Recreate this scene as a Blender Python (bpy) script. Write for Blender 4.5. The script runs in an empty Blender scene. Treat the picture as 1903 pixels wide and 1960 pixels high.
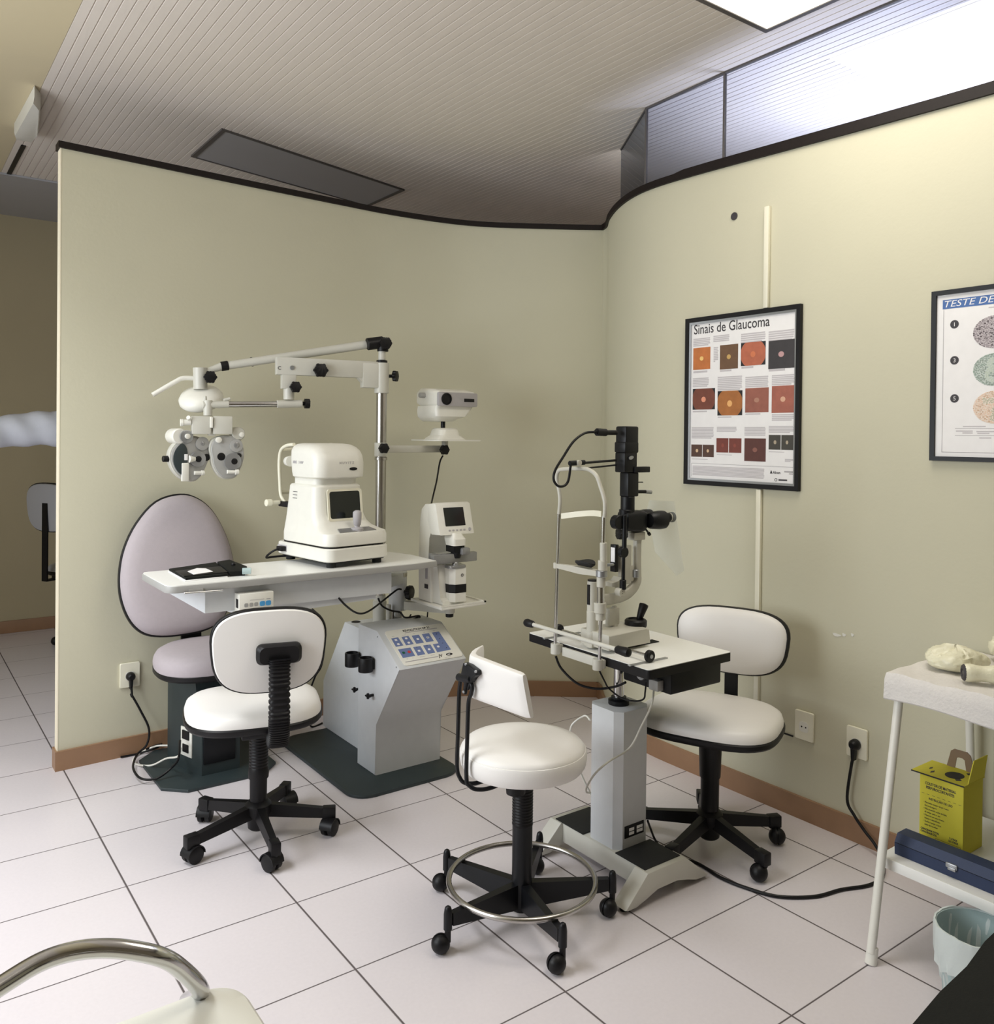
import bpy, bmesh, math, random
from mathutils import Vector, Matrix
PI = math.pi
rnd = random.Random(7)
SC = bpy.context.scene
COL = SC.collection
V = Vector

# ------------------------------------------------------------------ camera
CAM = V((-0.652, -3.7444, 1.4779)); YAW = 0.63903414; PITCH = -0.00872665; ROLL = 0.01043247
FPX = 1618.949; SX = 19.0104; SY = -132.1585
_f = V((math.sin(YAW)*math.cos(PITCH), math.cos(YAW)*math.cos(PITCH), math.sin(PITCH)))
_r = V((math.cos(YAW), -math.sin(YAW), 0)); _u = _r.cross(_f)
RT = _r*math.cos(ROLL) + _u*math.sin(ROLL); UP = -_r*math.sin(ROLL) + _u*math.cos(ROLL); FW = _f

def P(px, py, x=None, y=None, z=None):
    """point of the room seen at a photo pixel, on a plane x=, y= or z="""
    d = RT*((px-951.5-SX)/FPX) - UP*((py-980-SY)/FPX) + FW
    i, v = (0, x) if x is not None else (1, y) if y is not None else (2, z)
    return CAM + d*((v-CAM[i])/d[i])

def PP(px, py, p0, nrm):
    d = RT*((px-951.5-SX)/FPX) - UP*((py-980-SY)/FPX) + FW
    p0, nrm = V(p0), V(nrm)
    return CAM + d*((p0-CAM).dot(nrm)/d.dot(nrm))
def sc_at(p): return FPX/((V(p)-CAM).dot(FW))

cd = bpy.data.cameras.new('camera'); cam = bpy.data.objects.new('camera', cd); COL.objects.link(cam)
m = Matrix((RT, UP, -FW)).transposed().to_4x4(); m.translation = CAM; cam.matrix_world = m
cd.sensor_fit = 'HORIZONTAL'; cd.sensor_width = 36; cd.lens = FPX*36/1903
cd.shift_x = -SX/1903; cd.shift_y = SY/1903; cd.clip_start = 0.02
SC.camera = cam

# ------------------------------------------------------------------ materials
def lin(c):
    return tuple(((v/255)/12.92 if v/255 <= .04045 else ((v/255+.055)/1.055)**2.4) for v in c) + (1,)

def mat(name, rgb, rough=.5, metal=0, var=.04, scale=30, bump=0, bscale=200, spec=.5, coat=0, trans=0, alpha=1, emit=0, sub=0):
    m = bpy.data.materials.new(name); m.use_nodes = True
    nt = m.node_tree; n = nt.nodes; b = n['Principled BSDF']
    b.inputs['Roughness'].default_value = rough; b.inputs['Metallic'].default_value = metal
    b.inputs['Specular IOR Level'].default_value = spec; b.inputs['Coat Weight'].default_value = coat
    b.inputs['Transmission Weight'].default_value = trans; b.inputs['Alpha'].default_value = alpha
    tc = n.new('ShaderNodeTexCoord')
    nz = n.new('ShaderNodeTexNoise'); nz.inputs['Scale'].default_value = scale; nz.inputs['Detail'].default_value = 4
    nt.links.new(tc.outputs['Object'], nz.inputs['Vector'])
    mx = n.new('ShaderNodeMix'); mx.data_type = 'RGBA'
    c = lin(rgb)
    mx.inputs[6].default_value = tuple(v*(1-var) for v in c[:3])+(1,)
    mx.inputs[7].default_value = tuple(min(1, v*(1+var)) for v in c[:3])+(1,)
    nt.links.new(nz.outputs['Fac'], mx.inputs[0]); nt.links.new(mx.outputs[2], b.inputs['Base Color'])
    if emit:
        nt.links.new(mx.outputs[2], b.inputs['Emission Color']); b.inputs['Emission Strength'].default_value = emit
    if bump:
        nb = n.new('ShaderNodeTexNoise'); nb.inputs['Scale'].default_value = bscale; nb.inputs['Detail'].default_value = 3
        nt.links.new(tc.outputs['Object'], nb.inputs['Vector'])
        bp = n.new('ShaderNodeBump'); bp.inputs['Strength'].default_value = bump; bp.inputs['Distance'].default_value = .004
        nt.links.new(nb.outputs['Fac'], bp.inputs['Height']); nt.links.new(bp.outputs['Normal'], b.inputs['Normal'])
    return m

def tile_mat():
    m = bpy.data.materials.new('floor_tiles'); m.use_nodes = True
    nt = m.node_tree; n = nt.nodes; L = nt.links.new; b = n['Principled BSDF']
    g = n.new('ShaderNodeNewGeometry'); s = n.new('ShaderNodeSeparateXYZ'); L(g.outputs['Position'], s.inputs[0])
    def line(ax, half):
        d = n.new('ShaderNodeMath'); d.operation = 'DIVIDE'; L(s.outputs[ax], d.inputs[0]); d.inputs[1].default_value = .41
        p = n.new('ShaderNodeMath'); p.operation = 'PINGPONG'; L(d.outputs[0], p.inputs[0]); p.inputs[1].default_value = .5
        r = n.new('ShaderNodeMapRange'); L(p.outputs[0], r.inputs[0])
        r.inputs[1].default_value = half*.55/.41; r.inputs[2].default_value = half*1.3/.41
        r.inputs[3].default_value = 1; r.inputs[4].default_value = 0
        return r
    a, c = line(0, .0032), line(1, .0024)
    mxm = n.new('ShaderNodeMath'); mxm.operation = 'MAXIMUM'; L(a.outputs[0], mxm.inputs[0]); L(c.outputs[0], mxm.inputs[1])
    nz = n.new('ShaderNodeTexNoise'); nz.inputs['Scale'].default_value = 90; nz.inputs['Detail'].default_value = 5; L(g.outputs['Position'], nz.inputs['Vector'])
    n2 = n.new('ShaderNodeTexNoise'); n2.inputs['Scale'].default_value = 1.7; L(g.outputs['Position'], n2.inputs['Vector'])
    ad = n.new('ShaderNodeMath'); ad.operation = 'ADD'; L(nz.outputs['Fac'], ad.inputs[0]); L(n2.outputs['Fac'], ad.inputs[1])
    hf = n.new('ShaderNodeMath'); hf.operation = 'MULTIPLY'; L(ad.outputs[0], hf.inputs[0]); hf.inputs[1].default_value = .5
    mx = n.new('ShaderNodeMix'); mx.data_type = 'RGBA'; L(hf.outputs[0], mx.inputs[0])
    mx.inputs[6].default_value = lin((210, 203, 206)); mx.inputs[7].default_value = lin((226, 219, 222))
    m2 = n.new('ShaderNodeMix'); m2.data_type = 'RGBA'; L(mxm.outputs[0], m2.inputs[0]); L(mx.outputs[2], m2.inputs[6])
    m2.inputs[7].default_value = lin((92, 84, 84))
    L(m2.outputs[2], b.inputs['Base Color'])
    rg = n.new('ShaderNodeMapRange'); L(mxm.outputs[0], rg.inputs[0]); rg.inputs[3].default_value = .26; rg.inputs[4].default_value = .8
    L(rg.outputs[0], b.inputs['Roughness']); b.inputs['Specular IOR Level'].default_value = .42
    bp = n.new('ShaderNodeBump'); bp.inputs['Strength'].default_value = .35; bp.inputs['Distance'].default_value = .002; bp.invert = True
    L(mxm.outputs[0], bp.inputs['Height']); L(bp.outputs['Normal'], b.inputs['Normal'])
    return m

def glass_mat(name, tint, refl=.2, rough=0.0):
    m = bpy.data.materials.new(name); m.use_nodes = True
    nt = m.node_tree; n = nt.nodes; L = nt.links.new
    n.remove(n['Principled BSDF']); out = n['Material Output']
    t = n.new('ShaderNodeBsdfTransparent'); t.inputs[0].default_value = lin(tint)
    g = n.new('ShaderNodeBsdfGlossy'); g.inputs['Roughness'].default_value = rough; g.inputs[0].default_value = (.95, .97, 1, 1)
    lw = n.new('ShaderNodeLayerWeight'); lw.inputs[0].default_value = .5
    fr = n.new('ShaderNodeMath'); fr.operation = 'POWER'; L(lw.outputs['Facing'], fr.inputs[0]); fr.inputs[1].default_value = 5
    ad = n.new('ShaderNodeMath'); ad.operation = 'ADD'; ad.use_clamp = True; L(fr.outputs[0], ad.inputs[0]); ad.inputs[1].default_value = refl
    mx = n.new('ShaderNodeMixShader'); L(ad.outputs[0], mx.inputs[0]); L(t.outputs[0], mx.inputs[1]); L(g.outputs[0], mx.inputs[2])
    L(mx.outputs[0], out.inputs[0])
    return m

MT = {}
def K(key, *a, **k):
    MT[key] = mat(key, *a, **k)
K('wall_paint', (201, 197, 174), .75, var=.03, scale=3, bump=.12, bscale=60)
K('wall_back_low_bounce', (140, 130, 112), .8, var=.03, scale=3)  # dark tone made up so the unseen back wall bounces less light
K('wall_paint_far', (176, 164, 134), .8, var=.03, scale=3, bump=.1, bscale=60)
K('wall_end', (238, 228, 204), .6)
K('dark_trim', (27, 20, 18), .55, var=.3, scale=60, spec=.25)
K('skirting', (150, 116, 88), .45, var=.16, scale=9)
K('ceiling_board', (224, 215, 206), .55, var=.03, scale=5)
K('ceiling_plaster', (205, 192, 160), .8, var=.03, scale=4)
K('ceiling_panel', (168, 168, 172), .35, var=.04, scale=3)
K('panel_frame', (92, 88, 86), .5)
K('beige_paint', (190, 187, 175), .4, var=.03)
K('white_plastic', (230, 228, 219), .38)
K('cream_plastic', (232, 228, 208), .42)
K('white_vinyl', (236, 233, 229), .42, var=.02, scale=8, bump=.04, bscale=400)
K('lilac_fabric', (176, 167, 171), .85, var=.05, scale=60, bump=.15, bscale=500)
K('black_plastic', (17, 16, 18), .45, var=.15, spec=.3)
K('black_metal', (18, 19, 22), .4, var=.12, spec=.3)
K('dark_green_metal', (42, 52, 54), .5, var=.1, scale=14)
K('grey_paint', (206, 208, 210), .42, var=.05, scale=25, bump=.04, bscale=500)
K('light_paint', (198, 196, 186), .4, var=.03)
K('white_laminate', (240, 240, 236), .3, var=.015)
K('edge_grey', (164, 163, 160), .45)
K('chrome', (205, 205, 205), .16, metal=1, var=.03)
K('worn_chrome', (185, 182, 178), .27, metal=1, var=.1, scale=40)
K('steel', (170, 172, 175), .35, metal=.8)
K('rubber', (24, 25, 24), .8, var=.2, scale=60)
K('screen', (20, 26, 26), .12, var=.1)
K('paper', (238, 236, 236), .7)
K('printed_grey', (172, 168, 170), .7)
K('printed_dark', (58, 54, 58), .6)
K('printed_black', (28, 26, 28), .6)
K('blue_header', (72, 108, 168), .6)
K('blue_button', (110, 126, 172), .45)
K('bright_blue', (70, 150, 205), .45)
K('green_button', (10, 92, 62), .45)
K('red_button', (196, 62, 66), .45)
K('yellow_card', (206, 196, 58), .7, var=.04, scale=20)
K('kraft_card', (140, 118, 98), .8, var=.06, scale=20)
K('navy_case', (38, 52, 84), .55, var=.1, scale=40, bump=.1, bscale=300)
K('towel', (222, 218, 214), .9, var=.06, scale=70, bump=.5, bscale=120)
K('milky_plastic', (230, 226, 200), .35, var=.05, scale=20, bump=.9, bscale=45)
K('bin_plastic', (186, 206, 206), .4, alpha=.8)
K('bin_liner', (222, 230, 228), .45, var=.06, scale=15, alpha=.88, bump=.6, bscale=30)
K('tissue', (226, 216, 212), .85)
K('coat_cloth', (224, 228, 240), .85, var=.05, scale=20, bump=.35, bscale=18)
K('skin', (178, 132, 108), .6)
K('hair', (40, 30, 26), .7)
K('trouser', (44, 46, 54), .85)
K('black_leather', (15, 17, 15), .7, var=.2, scale=30, bump=.2, bscale=250, spec=.2)
K('cream_vinyl', (226, 224, 214), .42, var=.02, scale=8)
K('caption_grey', (196, 191, 194), .7)
K('clear_shield', (225, 228, 222), .2, alpha=.22)
K('lens_grey', (150, 150, 150), .2, metal=.4)
K('dot_dark', (98, 88, 92), .7); K('dot_grey', (160, 150, 154), .7)
K('dot_green', (150, 165, 155), .7); K('dot_pale', (196, 206, 190), .7); K('dot_olive', (140, 152, 142), .7)
K('dot_peach', (228, 200, 178), .7); K('dot_tan', (206, 176, 150), .7); K('dot_sage', (186, 184, 160), .7)
K('lamp_diffuser', (255, 247, 230), .5, emit=2.6, var=0)
MT['tiles'] = tile_mat()
MT['glass'] = glass_mat('partition_glass', (205, 210, 222), .10)
MT['dark_glass'] = glass_mat('tinted_glass', (150, 158, 168), .06)

# ------------------------------------------------------------------ mesh builder
ROOTS = {}
def frame(o, zdir, xdir=None):
    z = V(zdir).normalized()
    x = V(xdir) if xdir else (V((0, 0, 1)) if abs(z.z) < .9 else V((1, 0, 0)))
    x = (x - z*x.dot(z)).normalized(); y = z.cross(x)
    m = Matrix((x, y, z)).transposed().to_4x4(); m.translation = V(o)
    return m
def T(x, y, z): return Matrix.Translation((x, y, z))
def RZ(a): return Matrix.Rotation(a, 4, 'Z')

def smoothpath(pts, n=8, closed=False):
    pts = [V(p) for p in pts]; out = []; N = len(pts)
    rng = range(N if closed else N-1)
    for i in rng:
        if closed: a, b, c, d = pts[i-1], pts[i], pts[(i+1) % N], pts[(i+2) % N]
        else: a, b, c, d = pts[max(i-1, 0)], pts[i], pts[i+1], pts[min(i+2, N-1)]
        for k in range(n):
            t = k/n
            out.append(.5*((2*b) + (c-a)*t + (2*a-5*b+4*c-d)*t*t + (3*b-a-3*c+d)*t**3))
    if not closed: out.append(pts[-1])
    return out

def superpts(a, b, n=3.2, N=40, taper=0.0, bulge=0.0):
    out = []
    for i in range(N):
        t = 2*PI*i/N; c, s = math.cos(t), math.sin(t)
        x = a*math.copysign(abs(c)**(2/n), c); y = b*math.copysign(abs(s)**(2/n), s)
        out.append((x*(1+taper*y/b), y+bulge*(1-(x/a)**2)))
    return out

def rrect(x0, x1, y0, y1, r=.02, n=5):
    out = []
    for cx, cy, a in ((x1-r, y1-r, 0), (x0+r, y1-r, 90), (x0+r, y0+r, 180), (x1-r, y0+r, 270)):
        for k in range(n+1):
            t = math.radians(a+90*k/n); out.append((cx+r*math.cos(t), cy+r*math.sin(t)))
    return out

CAM_SCALE = {}
class M:
    def __init__(s): s.b = bmesh.new(); s.mi = 0
    def _done(s, faces):
        for f in faces:
            if f.is_valid: f.material_index = s.mi
    def loft(s, rings, cap0=True, cap1=True, closed=True):
        b = s.b; R = [[b.verts.new(p) for p in r] for r in rings]; fs = []
        for i in range(len(R)-1):
            n = len(R[i])
            for k in range(n if closed else n-1):
                q = [R[i][k], R[i][(k+1) % n], R[i+1][(k+1) % n], R[i+1][k]]
                fs.append(b.faces.new(q))
        if cap0: fs.append(b.faces.new(R[0][::-1]))
        if cap1: fs.append(b.faces.new(R[-1]))
        s._done(fs); return s
    def box(s, x0, x1, y0, y1, z0, z1, bev=0, mx=None, seg=2):
        b = s.b
        vs = [b.verts.new((x, y, z)) for x in (x0, x1) for y in (y0, y1) for z in (z0, z1)]
        idx = [(0, 1, 3, 2), (4, 6, 7, 5), (0, 4, 5, 1), (2, 3, 7, 6), (0, 2, 6, 4), (1, 5, 7, 3)]
        fs = [b.faces.new([vs[i] for i in q]) for q in idx]
        s._done(fs)
        if bev:
            es = list({e for f in fs for e in f.edges})
            r = bmesh.ops.bevel(b, geom=es, offset=bev, segments=seg, profile=.5, affect='EDGES', clamp_overlap=True)
            s._done(r['faces']); vs = list({v for f in r['faces'] for v in f.verts} | {v for v in vs if v.is_valid})
        if mx: bmesh.ops.transform(b, matrix=mx, verts=[v for v in vs if v.is_valid])
        return s
    def lathe(s, prof, mx=None, n=28):
        """prof: (r, z) pairs"""
        mx = mx or Matrix()
        rings = [[mx @ V((max(r, 1e-5)*math.cos(2*PI*k/n), max(r, 1e-5)*math.sin(2*PI*k/n), z)) for k in range(n)] for r, z in prof]
        return s.loft(rings)
    def cyl(s, p0, p1, r0, r1=None, n=22):
        p0, p1 = V(p0), V(p1); r1 = r0 if r1 is None else r1
        L = (p1-p0).length; e = min(.0015, L*.1, min(r0, r1)*.3)
        return s.lathe([(r0-e, 0), (r0, e), (r1, L-e), (r1-e, L)], frame(p0, p1-p0), n)
    def tube(s, pts, r, n=10, closed=False, sm=0):
        pts = smoothpath(pts, sm, closed) if sm else [V(p) for p in pts]
        N = len(pts); rings = []; px = None
        for i, p in enumerate(pts):
            if closed: t = pts[(i+1) % N]-pts[i-1]
            else: t = pts[min(i+1, N-1)]-pts[max(i-1, 0)]
            t.normalize()
            if px is None:
                px = V((0, 0, 1)) if abs(t.z) < .9 else V((1, 0, 0))
            px = (px - t*px.dot(t)).normalized(); py = t.cross(px)
            rr = r(i/(N-1)) if callable(r) else r
            rings.append([p + (px*math.cos(2*PI*k/n)+py*math.sin(2*PI*k/n))*rr for k in range(n)])
        if closed:
            rings.append(rings[0]); s.loft(rings, False, False)
            bmesh.ops.remove_doubles(s.b, verts=s.b.verts[:], dist=1e-6)
            return s
        return s.loft(rings)
    def prism(s, poly, mx=None, d0=0, d1=.01, bev=0):
        """poly in local xy, extruded along local z"""
        mx = mx or Matrix(); b = s.b
        lo = [b.verts.new(mx @ V((x, y, d0))) for x, y in poly]; hi = [b.verts.new(mx @ V((x, y, d1))) for x, y in poly]
        n = len(poly); fs = [b.faces.new(lo[::-1]), b.faces.new(hi)]
        for k in range(n): fs.append(b.faces.new([lo[k], lo[(k+1) % n], hi[(k+1) % n], hi[k]]))
        s._done(fs)
        if bev:
            es = list(fs[0].edges)+list(fs[1].edges)
            r = bmesh.ops.bevel(b, geom=es, offset=bev, segments=2, profile=.5, affect='EDGES', clamp_overlap=True); s._done(r['faces'])
        return s
    def ball(s, c, r, mx=None, n=20):
        c = V(c); prof = [(r*math.sin(PI*k/12), -r*math.cos(PI*k/12)) for k in range(13)]
        return s.lathe(prof, T(*c) @ (mx or Matrix()), n)
    def torus(s, c, R, r, mx=None, N=48, n=10):
        mx = mx or Matrix()
        return s.tube([T(*c) @ mx @ V((R*math.cos(2*PI*k/N), R*math.sin(2*PI*k/N), 0)) for k in range(N)], r, n, True)
    def knob(s, c, axis, r, h, lobes=6, depth=.16, N=56):
        depth = depth*1.55; poly = [(r*(1-depth*(.5+.5*math.cos(lobes*2*PI*k/N)))*math.cos(2*PI*k/N), r*(1-depth*(.5+.5*math.cos(lobes*2*PI*k/N)))*math.sin(2*PI*k/N)) for k in range(N)]
        return s.prism(poly, frame(c, axis), 0, h, min(.003, h*.25))
    def cushion(s, poly, layers, mx=None):
        """layers: (scale, z) from bottom to top"""
        mx = mx or Matrix()
        cx = sum(p[0] for p in poly)/len(poly); cy = sum(p[1] for p in poly)/len(poly)
        rings = [[mx @ V((cx+(x-cx)*k, cy+(y-cy)*k, z)) for x, y in poly] for k, z in layers]
        return s.loft(rings)
    def quad(s, *pts):
        f = s.b.faces.new([s.b.verts.new(p) for p in pts]); s._done([f]); return s
    def text(s, txt, size, mx, depth=.0006, ax='LEFT', shear=0, sx=1, bold=0, space=1):
        c = bpy.data.curves.new('t', 'FONT'); c.body = txt; c.size = size; c.align_x = ax; c.extrude = depth; c.shear = shear; c.offset = bold; c.space_character = space
        c.resolution_u = 3
        o = bpy.data.objects.new('t', c); COL.objects.link(o)
        dg = bpy.context.evaluated_depsgraph_get(); me = bpy.data.meshes.new_from_object(o.evaluated_get(dg))
        n0 = len(s.b.verts); f0 = len(s.b.faces); s.b.from_mesh(me); s.b.verts.ensure_lookup_table(); s.b.faces.ensure_lookup_table()
        mm = mx @ Matrix.Diagonal((sx, 1, 1, 1))
        for v in s.b.verts[n0:]: v.co = mm @ v.co
        for f in s.b.faces[f0:]: f.material_index = s.mi
        bpy.data.objects.remove(o); bpy.data.curves.remove(c); bpy.data.meshes.remove(me)
        return s
    def obj(s, name, mats, parent=None, angle=38, label=None, local=False):
        b = s.b
        bmesh.ops.recalc_face_normals(b, faces=b.faces[:])
        if parent is not None and not local:
            root = parent
            while root.parent: root = root.parent
            bmesh.ops.transform(b, matrix=ROOTS[root.name].inverted() @ CAM_SCALE.get('m', Matrix()), verts=b.verts[:])
        elif parent is not None and 'm' in CAM_SCALE:
            bmesh.ops.transform(b, matrix=Matrix.Diagonal((CAM_SCALE['k'],)*3+(1,)), verts=b.verts[:])
        for f in b.faces: f.smooth = True
        for e in b.edges:
            if len(e.link_faces) == 2 and e.calc_face_angle(0) > math.radians(angle): e.smooth = False
        me = bpy.data.meshes.new(name); b.to_mesh(me); b.free()
        for k in (mats if isinstance(mats, (list, tuple)) else [mats]): me.materials.append(MT[k])
        o = bpy.data.objects.new(name, me); COL.objects.link(o)
        if parent is not None: o.parent = parent
        if label: o['label'] = label
        return o

def thing(name, label, cat, loc=(0, 0, 0), rotz=0, group=None):
    loc = tuple(CAM_SCALE.get('m', Matrix()) @ V(loc))
    o = bpy.data.objects.new(name, None); COL.objects.link(o); o.empty_display_size = .05
    o.location = loc; o.rotation_euler = (0, 0, rotz)
    ROOTS[o.name] = T(*loc) @ RZ(rotz)
    o['label'] = label; o['category'] = cat
    if group: o['group'] = group
    return o
def tag(o, label, cat, group=None):
    o['label'] = label; o['category'] = cat
    if group: o['group'] = group
    return o
def struct(o): o['kind'] = 'structure'; return o
# ------------------------------------------------------------------ room
CZ = 3.05
X0, X1, Y0, Y1 = -2.3, 5.6, -5.5, 3.36
struct(M().box(X0-.1, X1+.1, Y0-.1, Y1+.1, -.1, 0).obj('floor', 'tiles'))
mm = M(); rows = []
x = -.06
prof = []
while x < X1:
    prof += [(x, CZ+.006), (x+.003, CZ), (x+.037, CZ), (x+.04, CZ+.006)]; x += .04
b = mm.b
lo = [b.verts.new((px, Y0, pz)) for px, pz in prof]; hi = [b.verts.new((px, Y1, pz)) for px, pz in prof]
for k in range(len(prof)-1): b.faces.new([lo[k], lo[k+1], hi[k+1], hi[k]])
mm.box(-.06, X1, Y0, Y1, CZ+.012, CZ+.06)
struct(mm.obj('ceiling', 'ceiling_board', angle=15))
struct(M().box(X0, -.06, Y0, Y1, CZ, CZ+.06).obj('ceiling_plaster', 'ceiling_plaster'))
struct(M().box(X0, X1, Y1, Y1+.1, 0, CZ).obj('wall_far', 'wall_paint_far'))
struct(M().box(X1, X1+.1, Y0, Y1, 0, CZ).obj('wall_beyond', 'wall_paint_far'))
struct(M().box(X0, X1, Y0-.1, Y0, 0, CZ).obj('wall_back', 'wall_back_low_bounce'))
struct(M().box(X0, X1, Y1-.014, Y1, 0, .09, .004).obj('baseboard_far', 'skirting'))
WY0, WY1, WZ0, WZ1 = -2.3, .25, .95, 2.55
mm = M()
mm.box(X0-.12, X0, Y0, WY0, 0, CZ); mm.box(X0-.12, X0, WY1, Y1, 0, CZ); mm.box(X0-.12, X0, WY0, WY1, 0, WZ0); mm.box(X0-.12, X0, WY0, WY1, WZ1, CZ)
struct(mm.obj('wall_window', 'wall_paint'))
mm = M()
for a, c in ((WY0, WY0+.05), (WY1-.05, WY1), (WY0+1.05, WY0+1.1), (WY0+2.1, WY0+2.15)): mm.box(X0-.08, X0-.03, a, c, WZ0, WZ1)
for a, c in ((WZ0, WZ0+.05), (WZ1-.05, WZ1)): mm.box(X0-.08, X0-.03, WY0, WY1, a, c)
struct(mm.obj('window_4', 'white_plastic'))

def crom(pts, n): return [tuple(v) for v in smoothpath([V(p) for p in pts], n)]
WL = crom([(-.022, .357, 2.705), (.3, .375, 2.705), (.8, .392, 2.70), (1.3, .385, 2.69), (1.6, .36, 2.68), (1.9, .29, 2.67), (2.1, .195, 2.662), (2.3, .05, 2.656), (2.5, -.11, 2.65), (2.635, -.215, 2.648)], 5)
WR = crom([(2.635, -.215, 2.648), (2.60, -.285, 2.648), (2.50, -.41, 2.648), (2.38, -.60, 2.647), (2.29, -.80, 2.645), (2.247, -1.0, 2.642), (2.24, -1.3, 2.636), (2.24, -1.75, 2.622), (2.24, -2.15, 2.610), (2.24, -2.6, 2.60), (2.24, -3.6, 2.59), (2.24, -5.5, 2.58)], 5)
def offs(path, d):
    out = []
    for i, p in enumerate(path):
        a, c = V(path[max(i-1, 0)][:2]), V(path[min(i+1, len(path)-1)][:2]); t = (c-a).normalized()
        nrm = V((-t.y, t.x)); out.append((p[0]+nrm.x*d, p[1]+nrm.y*d, p[2]))
    return out
def strip(path, d0, d1, z0, z1):
    """solid strip along a path between two offsets; z0/z1 functions of the path's own height"""
    A, B = offs(path, d0), offs(path, d1)
    return M().loft([[(a[0], a[1], z0(a[2])), (a[0], a[1], z1(a[2])), (c[0], c[1], z1(c[2])), (c[0], c[1], z0(c[2]))] for a, c in zip(A, B)])
zero = lambda h: 0
wl = strip(WL, 0, .055, zero, lambda h: h)
struct(wl.obj('wall_left', 'wall_paint'))
struct(strip(WR, 0, .07, zero, lambda h: h).obj('wall_right', 'wall_paint'))
struct(M().box(-.026, -.0215, .356, .412, .085, 2.703).obj('trim_3', 'wall_end'))
WL2 = [(-.034, .357, 2.705)] + WL
struct(strip(WL2, -.012, .067, lambda h: h-.004, lambda h: h+.024).obj('trim_1', 'dark_trim'))
struct(strip(WR, -.012, .08, lambda h: h-.004, lambda h: h+.036-.008*(h > 2.64)).obj('trim_2', 'dark_trim'))
struct(strip(WL2, -.014, .069, zero, lambda h: .085).obj('baseboard_left', 'skirting'))
struct(strip(WR, -.014, 0, zero, lambda h: .085).obj('baseboard_right', 'skirting'))
# glass between the top of the right wall and the ceiling
GP = [(2.60, -.385), (2.285, -.88), (2.262, -1.365), (2.262, -2.75), (2.262, -5.5)]
for k in range(4):
    a, c = V(GP[k]), V(GP[k+1]); t = (c-a).normalized(); nn = V((-t.y, t.x))*.004
    g = M().loft([[(p.x, p.y, 2.64), (p.x, p.y, CZ), (p.x+nn.x, p.y+nn.y, CZ), (p.x+nn.x, p.y+nn.y, 2.64)] for p in (a+t*.003, c-t*.003)])
    struct(g.obj('window_%d' % (5+k), 'dark_glass' if k == 0 else 'glass'))
mm = M()
for gx, gy in GP[1:4]: mm.box(gx-.004, gx+.008, gy-.005, gy+.005, 2.62, CZ)
for k in range(4):
    a, c = V(GP[k]), V(GP[k+1]); t = (c-a).normalized(); nn = V((-t.y, t.x))*.01
    mm.loft([[(p.x-nn.x*.4, p.y-nn.y*.4, CZ-.008), (p.x-nn.x*.4, p.y-nn.y*.4, CZ), (p.x+nn.x, p.y+nn.y, CZ), (p.x+nn.x, p.y+nn.y, CZ-.008)] for p in (a, c)])
struct(mm.obj('trim_4', 'panel_frame'))

# ceiling panels
def ceil_panel(corners, label, face, lit):
    cx = sum(p[0] for p in corners)/4; cy = sum(p[1] for p in corners)/4
    t = thing('ceiling_light' if lit else 'ceiling_panel', label, 'ceiling light' if lit else 'ceiling panel', (cx, cy, CZ))
    fr = M(); n = 4
    C = V((cx, cy)); pts = [V(p) for p in corners]
    inn = [p+(C-p).normalized()*.028 for p in pts]
    for k in range(4):
        a, c, d, e = pts[k], pts[(k+1) % 4], inn[(k+1) % 4], inn[k]
        fr.prism([tuple(a), tuple(c), tuple(d), tuple(e)], None, CZ-.010, CZ+.001)
    fr.obj('frame', 'panel_frame', t)
    M().prism([tuple(p) for p in inn], None, CZ-.006, CZ-.002).obj('diffuser' if lit else 'cover', face, t)
    return t
ceil_panel([(.765, .66), (.765, 1.20), (2.045, 1.51), (2.05, 1.02)], 'long grey unlit panel with a dark edge set in the slatted ceiling above the left wall', 'ceiling_panel', 0)
ceil_panel([(2.09, -1.70), (2.09, -2.94), (.85, -2.94), (.85, -1.70)], 'bright lit white panel light at the top edge of the slatted ceiling', 'lamp_diffuser', 1)
# lit portion of a beam shaped as a white block, with slot beyond
t = thing('beam_lit_patch', 'white tapered block standing for the lit part of a beam above the passage on the left', 'lit beam portion', (-.1, .9, CZ))
p = [P(66, 184, z=3.0), P(78, 200, z=3.0), P(74, 262, z=2.98), P(62, 276, z=2.98), P(30, 270, z=2.98), P(27, 262, z=2.98)]
M().loft([[(q.x, q.y, CZ-.001) for q in p], [(q.x, q.y, CZ-.05) for q in p], [(q.x*.9-.01, q.y*.9+.09, CZ-.075) for q in p]]).obj('housing', 'white_plastic', t)  # solid white block in place of the light on the beam
a, c = P(45, 279, z=CZ-.004), P(13, 338, z=CZ-.004)
tag(M().box(a.x-.012, a.x+.012, a.y, c.y, CZ-.006, CZ).obj('slot_vent', 'black_plastic'), 'narrow black slot in the ceiling over the passage on the left', 'vent')
struct(M().box(-.3, .9, 2.25, Y1, CZ-.012, CZ-.001).obj('trim_5', 'ceiling_panel'))

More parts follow.
